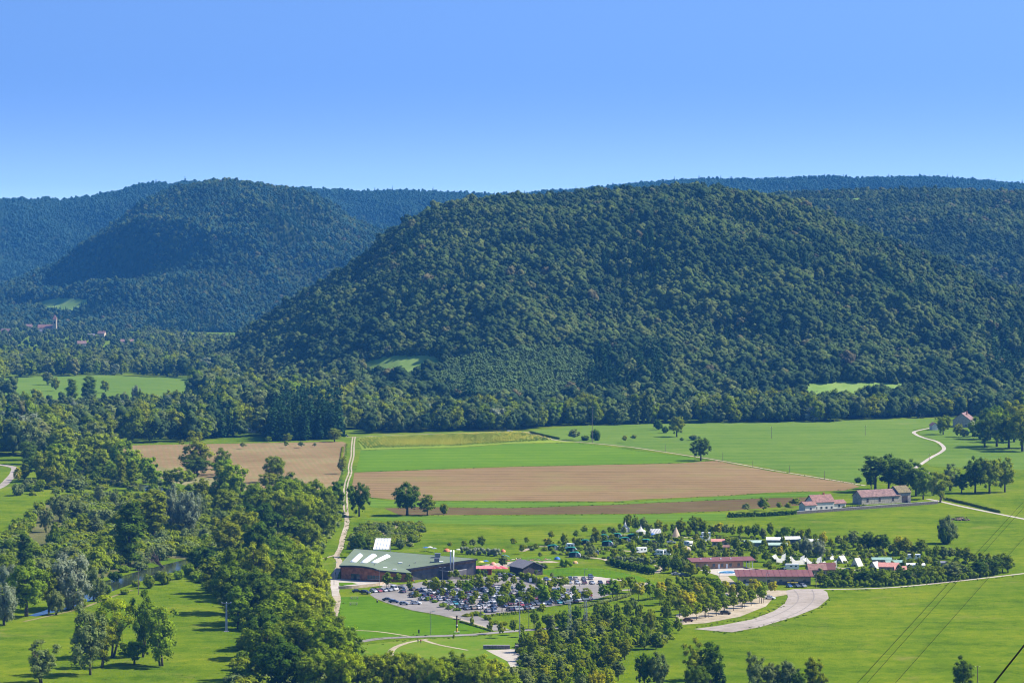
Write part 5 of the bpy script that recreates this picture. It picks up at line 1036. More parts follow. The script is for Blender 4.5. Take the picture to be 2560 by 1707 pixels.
for a in (0, 1.6, 3.1, 4.7): b = MB(); b.tube([(1.2 * math.cos(a), 1.2 * math.sin(a), 2.4), (-.45 * math.cos(a), -.45 * math.sin(a), 6.1)], .06, 4); b.build('pole', BARK, r)
b = MB(); b.add([(-.5, -2.05, .3), (.5, -2.05, .3), (.25, -1.15, 2.6), (-.25, -1.15, 2.6)], [(0, 1, 2, 3)]); b.build('door_flap', plain('ochre_canvas', (.5, .25, .08), .9), r)
def swoop(label, x, y, n, w_):
    r = empty('medieval_tent', gp(x, y), .55); tag(r, label, 'tent', 'white peaked tents of the campsite'); b = MB(); N = 14; V = []
    for j in (0, 1):
        for i in range(N + 1):
            u = i / N; ph = (u * n) % 1.0; z = 2.1 + 2.4 * max(0, 1 - ph * 3.2) ** 1.3; V.append((-w_ / 2 + w_ * u, j * 3.2, z if j == 0 else z * .7))
    for i in range(N + 1): V.append((-w_ / 2 + w_ * i / N, -.6, 0))
    b.add(V, [(i, i + 1, N + 2 + i, N + 1 + i) for i in range(N)] + [(2 * N + 2 + i, 2 * N + 3 + i, i + 1, i) for i in range(N)]); b.build('cover', canv_w, r)
    b = MB(); b.tube([(-w_ / 2, 0, 0), (-w_ / 2, 0, 4.9)], .08, 5); b.build('mast', BARK2, r)
swoop('white sail-like tent with sharp left peak, leftmost of four', 1952, 1406, 1, 6); swoop('white sail-like tent, second of four behind the parked motorhome', 1995, 1411, 1, 8); swoop('long low white sail-like tent, third of four', 2035, 1414, 1.0, 9); swoop('white sail-like tent with tall peak, rightmost of four', 2077, 1424, 1, 7)
for lab, x, y, l, w_, h_, m_ in (('white-edged A-frame tent with dark gable', 2098, 1407, 4, 4.0, 3.4, canv_gr), ('white A-frame tent with bright side, right of the dark-gabled one', 2137, 1415, 4, 3.6, 3.8, canv_w), ('white A-frame tent partly behind the mint mobile home', 2182, 1420, 4, 3.8, 3.0, canv_w), ('small leaning white A-frame tent left of the dark-gabled one', 2070, 1398, 3.4, 3, 2.6, canv_w)):
    r = empty('ridge_tent', gp(x, y), -.7); tag(r, lab, 'tent', 'A-frame tents of the campsite'); b = MB(); b.prism([(-w_ / 2, 0), (w_ / 2, 0), (0, h_ - .1)], 'y', 0.1, l); b.build('gable', m_, r)
    for s_ in (-1, 1): b = MB(); b.prism([(s_ * (w_ / 2 + .2), 0), (s_ * (w_ / 2 + .45), .05), (0, h_ + .12), (0, h_ - .08)], 'y', -.3, l + .3); b.build('roof_side', canv_w, r)
def dome(label, x, y, R, mat, mat2=None):
    r = empty('dome_tent', gp(x, y), rng.uniform(0, 3)); tag(r, label, 'tent'); b = MB(); b.lathe([(R, 0), (R * .92, R * .35), (R * .62, R * .68), (R * .25, R * .84), (0.02, R * .87)], 10); b.build('cover', mat, r, True)
    b = MB(); b.add([(-.4, -R * .99, .05), (.4, -R * .99, .05), (.25, -R * .80, R * .58), (-.25, -R * .80, R * .58)], [(0, 1, 2, 3)]); b.build('door_flap', mat2 or canv_gr, r)
cb = plain('blue_nylon', (.03, .12, .35), .6); co_ = plain('orange_nylon', (.55, .16, .07), .6); cp_ = plain('peach_nylon', (.62, .26, .18), .6); cy_ = plain('yellow_nylon', (.6, .5, .12), .6); cr_ = plain('pink_canvas', (.55, .10, .12), .7)
dome('dark dome tent on the pitch by the lower campsite hedge', 1613, 1402, 2.0, canv_d, canv_w); dome('blue dome tent beside the white striped ridge tent', 1631, 1340, 2.0, cb); dome('beige dome tent right of the central pitches', 1716, 1376, 2.6, canv_c); dome('orange beach tent behind the sports hall', 1117, 1378, 1.8, co_); dome('peach beach tent on the pool lawn', 1233, 1412, 1.7, cp_)
dome('small pale dome tent high in the campsite', 1845, 1352, 2.0, canv_gr); dome('ochre dome at the clipped hedge beside the fenced lawn', 1438, 1408, 1.5, plain('ochre_nylon', (.5, .3, .1), .7)); dome('blue and white beach tent at the right of the pool lawn', 1393, 1398, 1.6, cb, canv_w)
PAR = {}
def parasol(label, x, y, mat, h=2.4, R=1.6, group='parasols of the open-air pool'):
    r = empty('parasol', gp(x, y)); tag(r, label, 'parasol', group); b = MB(); b.lathe([(R, h - .45), (R * .5, h - .1), (.05, h + .1)], 8); b.build('canopy', mat, r)
    b = MB(); b.tube([(0, 0, 0), (0, 0, h)], .06, 5); b.build('pole', steel, r)
for lab, x, y, mt in (('yellow parasol beside the red pool kiosk', 1203, 1414, cy_), ('dark blue parasol right of the yellow one', 1214, 1412, cb), ('blue parasol on the lawn behind the sports hall', 1064, 1378, cb), ('white parasol between two others behind the sports hall', 1075, 1377, canv_w), ('grey parasol right of the white one behind the sports hall', 1085, 1380, canv_gr), ('white parasol near the orange beach tent', 1147, 1383, canv_w)): parasol(lab, x, y, mt)
for i in range(9): parasol(f'pink parasol at the pool cafe, {ordinal(i + 1)} from left', 1224 + i * 5, 1428 + (i % 3) * 2.2 - 2, cr_, 2.3, 1.5, 'pink parasols at the pool cafe')
kio = house('kiosk', 'red-walled pool kiosk at the right end of the sports hall', 1205, 1437, 9, 6, 2.8, .5, 0.0, plain('red_wall', (.32, .045, .04), .8), plain('pink_awning', (.55, .16, .17), .7), 2, mono=True, cat='kiosk')
# white water slide
sl = empty('water_slide', gp(952, 1392)); tag(sl, 'wide white racing slide with four lanes behind the sports hall', 'water slide')
P = [at(933, 1372, 1406), at(973, 1372, 1406), at(978, 1345, 1428), at(940, 1345, 1428)]; b = MBw()
b.add(P + [p - Vector((0, 0, .5)) for p in P], [(0, 1, 2, 3), (4, 7, 6, 5), (0, 4, 5, 1), (1, 5, 6, 2), (2, 6, 7, 3), (3, 7, 4, 0)]); b.build('slide_bed', white, sl)
for k in range(6):
    t = k / 5; b = MBw(); b.tube([P[0].lerp(P[1], t) + Vector((0, 0, .18)), P[3].lerp(P[2], t) + Vector((0, 0, .12))], .09, 4); b.build('lane_divider', canv_gr if k not in (0, 5) else deckm, sl)
for x, y in ((936, 1345), (976, 1345)):
    q = at(x, y, 1428); b = MBw(); b.tube([(q.x, q.y, 0), (q.x, q.y, q.z - .5)], .2, 6); b.build('support_post', steel, sl)
# playground tower
pt = empty('play_tower', gp(1258, 1394)); tag(pt, 'small play tower with orange dome roof and slide', 'play tower'); b = MB()
for x in (-.8, .8):
    for y in (-.8, .8): b = MB(); b.tube([(x, y, 0), (x, y, 3.0)], .09, 4); b.build('post', deckm, pt)
b = MB(); b.lathe([(1.3, 3.0), (1.1, 3.7), (.5, 4.2), (.02, 4.4)], 8); b.build('roof', co_, pt, True); b = MB(); b.box(-.9, .9, -.9, .9, 1.3, 1.45); b.build('platform', plain('teal_panel', (.05, .3, .42), .6), pt)
b = MB(); b.prism([(.9, 1.4), (3.4, .2), (3.4, .45), (.9, 1.65)], 'y', -.35, .35); b.build('slide', plain('blue_slide', (.2, .45, .55), .5), pt)

# ------------------------------------------------------------------ cars
tyre = plain('tyre_rubber', (0.012, 0.012, 0.013), 0.9); carglass = plain('car_glass', (0.025, 0.03, 0.035), 0.08, spec=0.7); lampm = plain('headlamp', (0.6, 0.62, 0.62), 0.2); redlamp = plain('tail_lamp', (0.35, 0.01, 0.01), 0.3)
def paint(name, c):
    if 'paint_' + name in MATS: return MATS['paint_' + name]
    m, n, l = new_mat('paint_' + name); o = n.new('ShaderNodeOutputMaterial'); p = n.new('ShaderNodeBsdfPrincipled'); p.inputs['Base Color'].default_value = (*c, 1)
    p.inputs['Roughness'].default_value = 0.32; p.inputs['Coat Weight'].default_value = 0.6; p.inputs['Coat Roughness'].default_value = 0.08; l.new(p.outputs[0], o.inputs[0]); return m
PAINTS = [('silver', (.42, .43, .45), 10), ('white', (.68, .68, .68), 8), ('dark grey', (.07, .075, .085), 8), ('black', (.012, .012, .014), 7), ('dark blue', (.015, .03, .10), 6), ('light grey', (.27, .28, .30), 7), ('red', (.30, .012, .014), 2), ('blue', (.02, .10, .30), 2), ('teal', (.03, .25, .28), 1), ('beige', (.38, .33, .26), 1), ('dark red', (.09, .01, .015), 1), ('bronze', (.13, .10, .075), 1), ('yellow', (.6, .5, .03), .25)]
CARS = {}
def car_kind(kind, Ln, Wd, prof, cab, wheels, wr):
    """prof: lower body outline (x, z); cab: cabin outline (x, z) in order rear-bottom, rear-top, front-top, front-bottom"""
    parts = []; b = MB(); hw = Wd / 2; n = len(prof)
    sec = [(-hw, 1.0, .0), (-hw * .93, 1.0, .0)]
    V = []
    for y, k in ((-hw * .90, .97), (-hw, 1.0), (hw, 1.0), (hw * .90, .97)):
        V += [(x * k, y, z if k == 1 else .35 + (z - .35) * .94) for x, z in prof]
    Fs = [tuple(range(n)), tuple(range(3 * n, 4 * n))[::-1]]
    for j in range(3): Fs += [(j * n + i, (j + 1) * n + i, (j + 1) * n + (i + 1) % n, j * n + (i + 1) % n) for i in range(n)]
    b.add(V, Fs)
    (rb, zb), (rt, zt), (ft, zt2), (fb, zb2) = cab; ti = hw * .74; bi = hw * .93
    roofp = [(rt + .04, -ti, zt), (ft - .04, -ti, zt2), (ft - .04, ti, zt2), (rt + .04, ti, zt)]
    b.add([(x, y, z + .02) for x, y, z in roofp] + [(x, y, z - .07) for x, y, z in roofp], [(0, 1, 2, 3), (0, 4, 5, 1), (1, 5, 6, 2), (2, 6, 7, 3), (3, 7, 4, 0)])
    for s_ in (-1, 1):                                       # pillars
        for (x0, z0, x1, z1) in ((rb, zb, rt, zt), (fb, zb2, ft, zt2), ((rb + fb) / 2, zb, (rt + ft) / 2, zt)):
            b.tube([(x0, s_ * bi, z0 - .05), (x1, s_ * ti, z1 - .02)], .055, 4)
    parts.append(('body', b.mesh('body', paint('silver', (.42, .43, .45))), True))
    def quad(nm, P, mt=carglass): q = MB(); q.add(P, [(0, 1, 2, 3)]); parts.append((nm, q.mesh(nm, mt), False))
    quad('windscreen', [(fb, -bi * .96, zb2), (fb, bi * .96, zb2), (ft, ti * .96, zt2 - .03), (ft, -ti * .96, zt2 - .03)])
    quad('rear_window', [(rb, bi * .96, zb), (rb, -bi * .96, zb), (rt, -ti * .96, zt - .03), (rt, ti * .96, zt - .03)])
    for s_ in (-1, 1): quad('side_window', [(rb + .05, s_ * bi * .985, zb), (fb - .05, s_ * bi * .985, zb2), (ft - .03, s_ * ti * .99, zt2 - .04), (rt + .03, s_ * ti * .99, zt - .04)])
    w = MB(); w.tube([(0, -.11, 0), (0, .11, 0)], wr, 10); wm = w.mesh('wheel', tyre)
    for x in wheels:
        for s_ in (-1, 1): parts.append(('wheel', wm, False, (x, s_ * (hw - .1), wr)))
    q = MB(); q.box(-.08, .05, -.2, .2, -.09, .09); lm_, rm_ = q.mesh('headlight', lampm), q.mesh('tail_light', redlamp)
    for s_ in (-1, 1): parts.append(('headlight', lm_, False, (Ln / 2 - .05, s_ * hw * .70, .70))); parts.append(('tail_light', rm_, False, (-Ln / 2 + .06, s_ * hw * .74, .82)))
    CARS[kind] = parts
car_kind('hatchback', 4.1, 1.78, [(-2.05, .32), (2.0, .28), (2.05, .55), (1.95, .74), (1.0, .95), (-1.9, 1.0), (-2.05, .75)], [(-1.9, .98), (-1.45, 1.48), (.25, 1.47), (1.05, .93)], (-1.25, 1.3), .32)
car_kind('saloon', 4.6, 1.80, [(-2.3, .34), (2.25, .28), (2.3, .55), (2.2, .72), (1.15, .92), (-1.5, .98), (-2.25, .96), (-2.32, .7)], [(-1.65, .96), (-.95, 1.43), (.30, 1.43), (1.2, .91)], (-1.4, 1.4), .32)
car_kind('estate', 4.6, 1.80, [(-2.3, .34), (2.25, .28), (2.3, .55), (2.2, .74), (1.15, .94), (-2.2, 1.0), (-2.32, .7)], [(-2.2, .98), (-1.85, 1.48), (.30, 1.48), (1.2, .93)], (-1.4, 1.4), .32)
car_kind('off-roader', 4.5, 1.88, [(-2.25, .42), (2.2, .40), (2.25, .75), (2.15, .98), (1.1, 1.10), (-2.2, 1.15), (-2.27, .8)], [(-2.15, 1.12), (-1.8, 1.74), (.25, 1.74), (1.1, 1.08)], (-1.4, 1.4), .38)
car_kind('van', 4.9, 1.95, [(-2.45, .38), (2.4, .36), (2.45, .75), (2.3, 1.05), (1.7, 1.15), (-2.42, 1.15), (-2.45, .8)], [(-2.4, 1.13), (-2.3, 2.05), (1.0, 2.05), (1.75, 1.13)], (-1.6, 1.5), .34)
crng = random.Random(99); WTS = [p[2] for p in PAINTS]
CARLIST = {}
def car(px, py, ang, place, kind=None, col=None, pos=None):
    P = pos if pos is not None else gp(px, py, .08)
    kind = kind or crng.choice(['hatchback'] * 5 + ['saloon', 'estate', 'estate', 'off-roader', 'off-roader', 'van'] if crng.random() > .15 else ['hatchback'])
    if col is None: p = crng.choices(PAINTS, WTS)[0]
    else: p = next(q for q in PAINTS if q[0] == col)
    r = empty('parked_car', (P.x, P.y, 0.12), ang); sc_ = crng.uniform(.95, 1.04); r.scale = (sc_,) * 3
    pm = paint(p[0], p[1])
    for part in CARS[kind]:
        o = link(part[0], part[1], r, part[3] if len(part) > 3 else None, mat=pm if part[2] else None)
    r['category'] = 'van' if kind == 'van' else 'car'; r['group'] = 'cars ' + place
    CARLIST.setdefault(place, []).append((proj(P.x, P.y, 0)[0], f'{p[0]} {kind}', r))
    return r
U = Vector((.89, .45, 0)).normalized(); Vv = Vector((.45, -.89, 0)).normalized()
PARK = [(1030, 1492), (1062, 1502), (1100, 1512), (1150, 1524), (1196, 1528), (1215, 1534), (1350, 1521), (1440, 1507), (1486, 1498), (1470, 1488), (1440, 1478), (1300, 1474), (1240, 1466), (1150, 1472), (1120, 1466), (1060, 1470), (1000, 1480), (1012, 1488)]
isl = [(1047, 1490), (1075, 1503), (1100, 1508), (1105, 1519), (1140, 1521)]
org_ = gp(1219, 1530); ang = math.atan2(Vv.y, Vv.x)
trunks = [gp(x, y) for x, y, h in CPT]; row = 0
for k, off in enumerate([0, 11.2, 16.4, 27.6, 32.8, 44.0, 49.2, 60.4, 65.6, 76.8, 82.0]):
    place = f'in row {["one", "two", "three", "four", "five", "six", "seven", "eight", "nine", "ten", "eleven"][k]} of the big car park'
    place = f'in the {ordinal(k + 1)} row back of the big car park'
    for j in range(-26, 34):
        p = org_ - Vv * off + U * (j * 2.62 + (k % 2) * .7); q = proj(p.x, p.y, 0)
        if not inside(q[0], q[1], PARK) or crng.random() < .05: continue
        if any((p - t).length < 1.9 for t in trunks) or any(abs(q[0] - a) < 9 and abs(q[1] - c) < 4 for a, c in isl): continue
        car(0, 0, ang + (math.pi if crng.random() < .35 else 0) + crng.uniform(-.06, .06), place, pos=p + Vv * crng.uniform(-.3, .3))
wl_ = 'below the curved hall wall'
for x, y, a, kd, cl in [(892, 1480, .1, 'saloon', 'black'), (914, 1484, -.5, 'off-roader', 'black'), (934, 1480, -.9, 'hatchback', 'silver'), (947, 1479, -1.0, 'hatchback', 'red'), (960, 1478, -1.0, 'estate', 'silver'), (973, 1477, -1.0, 'hatchback', 'light grey'), (986, 1475, -1.1, 'van', 'white'), (1004, 1473, -.4, 'estate', 'dark grey')]: car(x, y, a, wl_, kd, cl)
ed = 'on the lawn edge of the car park'
for x, y, kd, cl in [(969, 1501, 'saloon', 'dark grey'), (985, 1506, 'saloon', 'dark blue'), (1010, 1511, 'hatchback', 'light grey'), (1040, 1510, 'estate', 'white')]: car(x, y, -.2, ed, kd, cl)
gl = 'on the gravel overflow lot'
for i, (x, y) in enumerate([(1366, 1451), (1387, 1450), (1426, 1450), (1440, 1449), (1459, 1449), (1476, 1448), (1477, 1443), (1443, 1459), (1461, 1459), (1480, 1459), (1501, 1459), (1522, 1459), (1424, 1459)]): car(x, y, -1.35 + crng.uniform(-.1, .1), gl)
hl = 'by the slate side of the sports hall'
for x, y, a, cl in [(1063, 1446, .1, 'white'), (1050, 1443, .1, 'dark grey'), (1250, 1440, -.5, 'silver'), (1264, 1440, -.5, 'silver'), (1275, 1441, -.5, 'black')]: car(x, y, a, hl, 'hatchback', cl)
gv = 'on the pale gravel car park with golden trees'
for x, y, a, kd, cl in [(1721, 1553, -.15, 'hatchback', 'dark red'), (1814, 1535, -.2, 'estate', 'black'), (1800, 1497, -.7, 'off-roader', 'black'), (1815, 1494, -.7, 'off-roader', 'white'), (1690, 1437, .1, 'saloon', 'silver'), (1709, 1440, .1, 'saloon', 'dark grey'), (1925, 1497, -.4, 'saloon', 'white')]: car(x, y, a, gv, kd, cl)
rc = 'in front of the reception building'
for x, y, cl in [(1973, 1467, 'blue'), (1992, 1467, 'dark grey'), (2008, 1467, 'light grey')]: car(x, y, -1.2, rc, 'hatchback', cl)
cmp_ = 'on a campsite pitch'
for x, y, a, cl in [(1678, 1358, .1, 'white'), (1695, 1369, .2, 'dark blue'), (1632, 1357, .3, 'black'), (1650, 1358, .2, 'dark grey'), (2122, 1426, .1, 'dark blue'), (862 + 3, 1091, .1, 'silver'), (1275, 1079, .1, 'white')]: car(x, y, a, cmp_ if y > 1300 else 'on the far farm road', None if y < 1300 else 'saloon', cl)
for place, items in CARLIST.items():
    items.sort(key=lambda t: t[0]); cnt, tot = {}, {}
    for it in items: tot[it[1]] = tot.get(it[1], 0) + 1
    for it in items:
        cnt[it[1]] = cnt.get(it[1], 0) + 1
        it[2]['label'] = f'{it[1]} {place}' + ('' if tot[it[1]] == 1 else f', {ordinal(cnt[it[1]])} from left')
# motorhomes and caravans
blue_st = plain('blue_stripe', (.05, .10, .30), .5)
def camper(label, x, y, ang, L_=6.2, overcab=True):
    r = empty('motorhome', gp(x, y, .05), ang); tag(r, label, 'motorhome', 'motorhomes of the campsite'); W_ = 1.1
    b = MB(); b.prism([(-L_ / 2, .5), (L_ / 2 - 1.5, .5), (L_ / 2 - 1.5, 1.8), (L_ / 2 - .6 if overcab else L_ / 2 - 1.4, 1.9), (L_ / 2 - .6 if overcab else L_ / 2 - 1.7, 2.6), (L_ / 2 - 1.0 if overcab else L_ / 2 - 2, 2.95), (-L_ / 2, 2.9)], 'y', -W_, W_); b.build('body', white, r)
    b = MB(); b.prism([(L_ / 2 - 1.5, .5), (L_ / 2, .5), (L_ / 2, 1.0), (L_ / 2 - .7, 1.15), (L_ / 2 - 1.45, 1.85)], 'y', -W_ * .92, W_ * .92); b.build('cab', white, r)
    b = MB(); b.add([(L_ / 2 - .66, -.9, 1.20), (L_ / 2 - .66, .9, 1.20), (L_ / 2 - 1.36, .85, 1.84), (L_ / 2 - 1.36, -.85, 1.84)], [(0, 1, 2, 3)]); b.build('windscreen', carglass, r)
    for x_ in (-L_ * .3, 0.1):
        for s_ in (-1, 1): b = MB(); b.box(x_ - .5, x_ + .5, s_ * (W_ + .02) - .02, s_ * (W_ + .02) + .02, 1.6, 2.25); b.build('window', carglass, r)
    b = MB(); b.box(-L_ / 2, L_ / 2 - 1.6, -W_ - .015, -W_ + .01, 1.1, 1.3); b.build('stripe', blue_st, r)
    for x_ in (-L_ * .22, L_ / 2 - .9):
        for s_ in (-1, 1): link('wheel', CARS['van'][5][1], r, (x_, s_ * (W_ - .12), .36))
camper('white motorhome with blue cab beside the central campsite lane', 1602, 1382, math.pi + .5); camper('white motorhome at the right of the central campsite lane', 1663, 1388, math.pi - .2, 5.6, False); camper('small white camper van above a green tent', 1424, 1372, math.pi - .2, 4.8)
camper('white motorhome before the back hedge', 1763, 1344, math.pi, 5.5); camper('long white motorhome in front of the sail-like tents', 1978, 1424, math.pi, 7.2); camper('grey-blue motorhome at the right of the campsite', 2283, 1399, math.pi, 7.0); camper('white motorhome just below the one at the back hedge', 1766, 1354, .4, 4.8); camper('blue-fronted camper in the middle of the campsite', 1722, 1366, -1.0, 5.5); camper('white camper van left of the motorhome near the central lane', 1648, 1388, math.pi - .4, 5)

# ------------------------------------------------------------------ hedges, shrubs in beds
def hedge(label, pts, h, w_, col, clipped=True):
    r = empty('hedge', gp(*pts[0])); tag(r, label, 'hedge', 'hedges'); P = [gp(*p) - r.location for p in pts]; bl = []; g = random.Random(hash(label) % 999)
    for a, c in zip(P, P[1:]):
        n = max(3, int((c - a).length / (w_ * .30)))
        for i in range(n):
            q = a.lerp(c, (i + .5) / n)
            for z in ((h * .3, h * .68) if h > 1.5 else (h * .5,)): k_ = g.uniform(.75, 1.25); bl.append((q.x + g.uniform(-.2, .2) * w_, q.y + g.uniform(-.3, .3) * w_, z * k_, (h if h < 1.5 else h * .55) * .55 * g.uniform(.7, 1.25)))
    link('foliage', crown_mesh('foliage', bl, min(50 * len(bl), 9000), .22, len(bl), .3, mat=L[col], core=.95), r)
    b = MB(); b.tube([(P[0].x, P[0].y, -.1), (P[0].x, P[0].y, h * .7)], .06, 5); b.build('stem', BARK, r)
for a in [('dark clipped hedge along the meadow left of the farmhouse', [(1820, 1293), (1900, 1291), (1988, 1286)], 2.6, 2.2, 'dark'), ('low green hedge between farmhouse and barn', [(2106, 1274), (2170, 1270)], 2.2, 2, 'mid'), ('big rounded clipped hedge behind the fenced lawn', [(1398, 1418), (1432, 1416)], 4.2, 4.5, 'fresh'),
          ('long clipped hedge behind the dark timber hut', [(1282, 1420), (1320, 1419), (1366, 1421)], 3.2, 3, 'mid'), ('bushy hedge along the back of the fenced lawn', [(1525, 1412), (1570, 1422), (1635, 1436)], 3.4, 3.5, 'dark'), ('silvery hedge beside the pool lawn', [(1155, 1385), (1200, 1386), (1250, 1390)], 3.6, 4, 'silver'),
          ('dark climbing hedge at the red kiosk', [(1188, 1442), (1216, 1441)], 3.6, 3, 'dark'), ('dark bushes left of the timber hut', [(1240, 1440), (1290, 1440)], 2.2, 2.4, 'dark'), ('olive hedge before the timber hut', [(1300, 1445), (1350, 1460)], 3.2, 3.4, 'olive'), ('grey hedge along the lower campsite lane', [(1520, 1402), (1580, 1404), (1640, 1410)], 2.6, 4, 'silver'),
          ('row of round bushes along the lower edge of the car park', [(1228, 1540), (1300, 1534), (1360, 1526)], 1.5, 2.0, 'mid'), ('lavender-grey bushes along the right edge of the car park', [(1440, 1522), (1500, 1510), (1560, 1494), (1585, 1484)], 1.4, 2.2, 'grey'), ('reddish hedge before the slate wall of the sports hall', [(1150, 1448), (1185, 1447)], 2.0, 2, 'olive'),
          ('hedge along the farm road on the right', [(2360, 1248), (2430, 1264), (2500, 1282)], 1.6, 1.6, 'mid'), ('dark roadside hedge at the far pasture corner', [(1325, 1082), (1360, 1090), (1398, 1098)], 1.6, 1.8, 'dark'), ('thin bramble edge along the ploughed field', [(857, 1120), (853, 1150)], 1.2, 1.6, 'mid'),
          ('grassy ditch edge along the park road slope', [(1150, 1555), (1190, 1566), (1230, 1578)], .7, 1.4, 'olive'), ('clipped grass clumps by the racetrack road', [(1612, 1478), (1640, 1478)], 1.6, 3, 'yellow'), ('bushes on the bank of the fenced lawn', [(1690, 1458), (1740, 1455), (1790, 1460)], 3.0, 4, 'mid'), ('dense dark lower part of the campsite front hedge', [(2056, 1468), (2200, 1466), (2330, 1457), (2440, 1445), (2500, 1435)], 3.2, 4.0, 'mid'), ('bushy edge in front of the washroom block', [(1700, 1428), (1745, 1434)], 3.4, 4, 'mid')]:
    hedge(*a)
for i, (x, y, h, w_) in enumerate([(1047, 1491, 8, 22), (1070, 1501, 10, 22), (1086, 1506, 8, 20), (1106, 1517, 11, 24), (1125, 1522, 9, 26), (1142, 1526, 7, 26), (1190, 1538, 12, 34), (1218, 1549, 12, 26), (935, 1474, 8, 18), (1238, 1560, 10, 24), (1170, 1540, 7, 34), (1260, 1562, 10, 22), (1285, 1556, 8, 22)]):
    PENDING.clear(); PLACES.clear(); tree('bush', 'fresh' if i < 7 else 'mid', x, y, h, w_, 'car-park bed'); grow = PENDING[-1]
    make_tree(*grow[0]); o = PLACES['car-park bed'][0][2]; o['group'] = 'grass mounds in the car park beds'; o['label'] = f'low green grass mound in the planted beds of the car park, {ordinal(i + 1)} in order from the hall'
    BED = globals().setdefault('BEDS', []); BED.append((x, o))
BEDS.sort(key=lambda t: t[0])
for i, (x, o) in enumerate(BEDS): o['label'] = f'low green grass mound in the car park beds, {ordinal(i + 1)} from left'
# soil and log heap on the meadow
hp = empty('rubble_heap', gp(2400, 1300)); tag(hp, 'brown heap of earth and branches on the meadow behind the campsite', 'heap'); b = MB(); g_ = random.Random(8)
for k in range(26):
    a, r = g_.uniform(0, 6.28), g_.uniform(0, 5.5); q = (r * math.cos(a) * 1.4, r * math.sin(a), 0); h = max(.4, 2.0 - r * .3) * g_.uniform(.6, 1.1)
    b.add([(q[0] + ICO_V[i][0] * g_.uniform(.6, 1.3), q[1] + ICO_V[i][1] * g_.uniform(.6, 1.3), h * .4 + ICO_V[i][2] * h * .6) for i in range(len(ICO_V))], [tuple(f) for f in ICO_F])
b.build('earth', plain('heap_earth', (.17, .12, .075), .95, var=.3), hp); b = MB()
for k in range(14): a = g_.uniform(0, 6.28); b.tube([(g_.uniform(-5, 5), g_.uniform(-3, 3), .8), (g_.uniform(-6, 6), g_.uniform(-4, 4), 1.8)], .12, 4)
k = b.build('branches', BARK, hp); k['kind'] = 'stuff'

# ------------------------------------------------------------------ poles, lamps, masts, cables
woodp = plain('weathered_pole', (.16, .13, .10), .95, var=.2)
def lamp(label, x, y, hp_, arms=(1,), tilt=0):
    P = gp(x, y); h = hp_ / pxm(y); r = empty('street_lamp', P); tag(r, label, 'lamp post', 'lamp posts'); b = MB(); b.tube([(0, 0, 0), (0, 0, h * .5), (0, 0, h)], [.13, .10, .07], 6); b.build('post', tin, r)
    for s_ in arms:
        b = MB(); b.tube([(0, 0, h - .1), (s_ * 1.2, 0, h + .1)], .06, 5); b.build('arm', tin, r); b = MB(); b.box(s_ * 1.1 - .45, s_ * 1.1 + .45, -.2, .2, h + .02, h + .2); b.build('lantern', steel, r)
for lab, x, y, h, ar in [('lamp post at the curved wall of the sports hall', 948, 1474, 50, (-1,)), ('lamp post in front of the slate side wall', 1056, 1441, 36, (1,)), ('double-armed lamp post left of the twin flues', 1106, 1452, 34, (-1, 1)), ('lamp post beside the gravel path at the lawn', 840, 1560, 52, (-1,)), ('lamp post on the lawn near the car park road', 1077, 1586, 58, (1,)), ('small lamp post at the bottom of the big lawn', 850, 1566, 24, (1,)),
                         ('black lamp post with signs at the hall corner', 835, 1462, 56, (1,)), ('lamp post among the first rows of parked cars', 1073, 1503, 50, (1,)), ('lamp post in the middle of the car park rows', 1122, 1526, 52, (1,)), ('lamp post at the lower edge of the car park', 1202, 1540, 48, (1,)), ('lamp post at the right side of the car park', 1322, 1570, 58, (-1,)), ('lamp post beside the overflow lot', 1461, 1462, 40, (1,)),
                         ('lamp post left of the dark timber hut', 1210, 1452, 42, (1,)), ('lamp post right of the timber hut gable', 1342, 1465, 40, (1,)), ('lamp post at the reception drive', 1798, 1465, 34, (1,)), ('lamp post before the reception front', 1916, 1470, 38, (1,))]: lamp(lab, x, y, h, ar)
def pole(label, x, y, hp_, r0=.13, cross=True):
    P = gp(x, y); h = hp_ / pxm(y); r = empty('utility_pole', P); tag(r, label, 'pole', 'utility poles'); b = MB(); b.tube([(0, 0, -.2), (0, 0, h)], [r0 * 1.2, r0 * .8], 6); b.build('post', woodp, r)
    if cross: b = MB(); b.tube([(-.9, 0, h - .4), (.9, 0, h - .4)], .06, 4); b.build('crossarm', woodp, r)
    for s_ in ((-.8, .8) if cross else (0,)): b = MB(); b.tube([(s_, 0, h - .4), (s_, 0, h - .1)], .07, 5); b.build('insulator', white, r)
for i, (x, y, h) in enumerate([(1663, 1129, 18), (1807, 1152, 22), (1882, 1168, 16), (1974, 1182, 18), (2061, 1196, 20), (2145, 1206, 16)]): pole(f'wooden pole along the white farm road, {ordinal(i + 1)} from left', x, y, h, .15, False)
for lab, x, y, h in [('tall thin pole at the edge of the far pasture', 1481, 1107, 90), ('pole standing in the middle of the far pasture', 1929, 1096, 30), ('pole in the far pasture right of the middle', 2163, 1088, 25), ('pole by the drive bend before the stone farmhouse', 2323, 1152, 18), ('pole right beside the reception front hedge', 2040, 1469, 36), ('dark pole on the near shore of the river', 346, 1486, 64), ('pole at the bottom right meadow edge', 2444, 1725, 62)]: pole(lab, x, y, h, .16)
cpy = empty('concrete_pylon', gp(566, 1578), .1); tag(cpy, 'tapered grey concrete pylon with T crossarm on the riverside meadow', 'pylon'); b = MB()
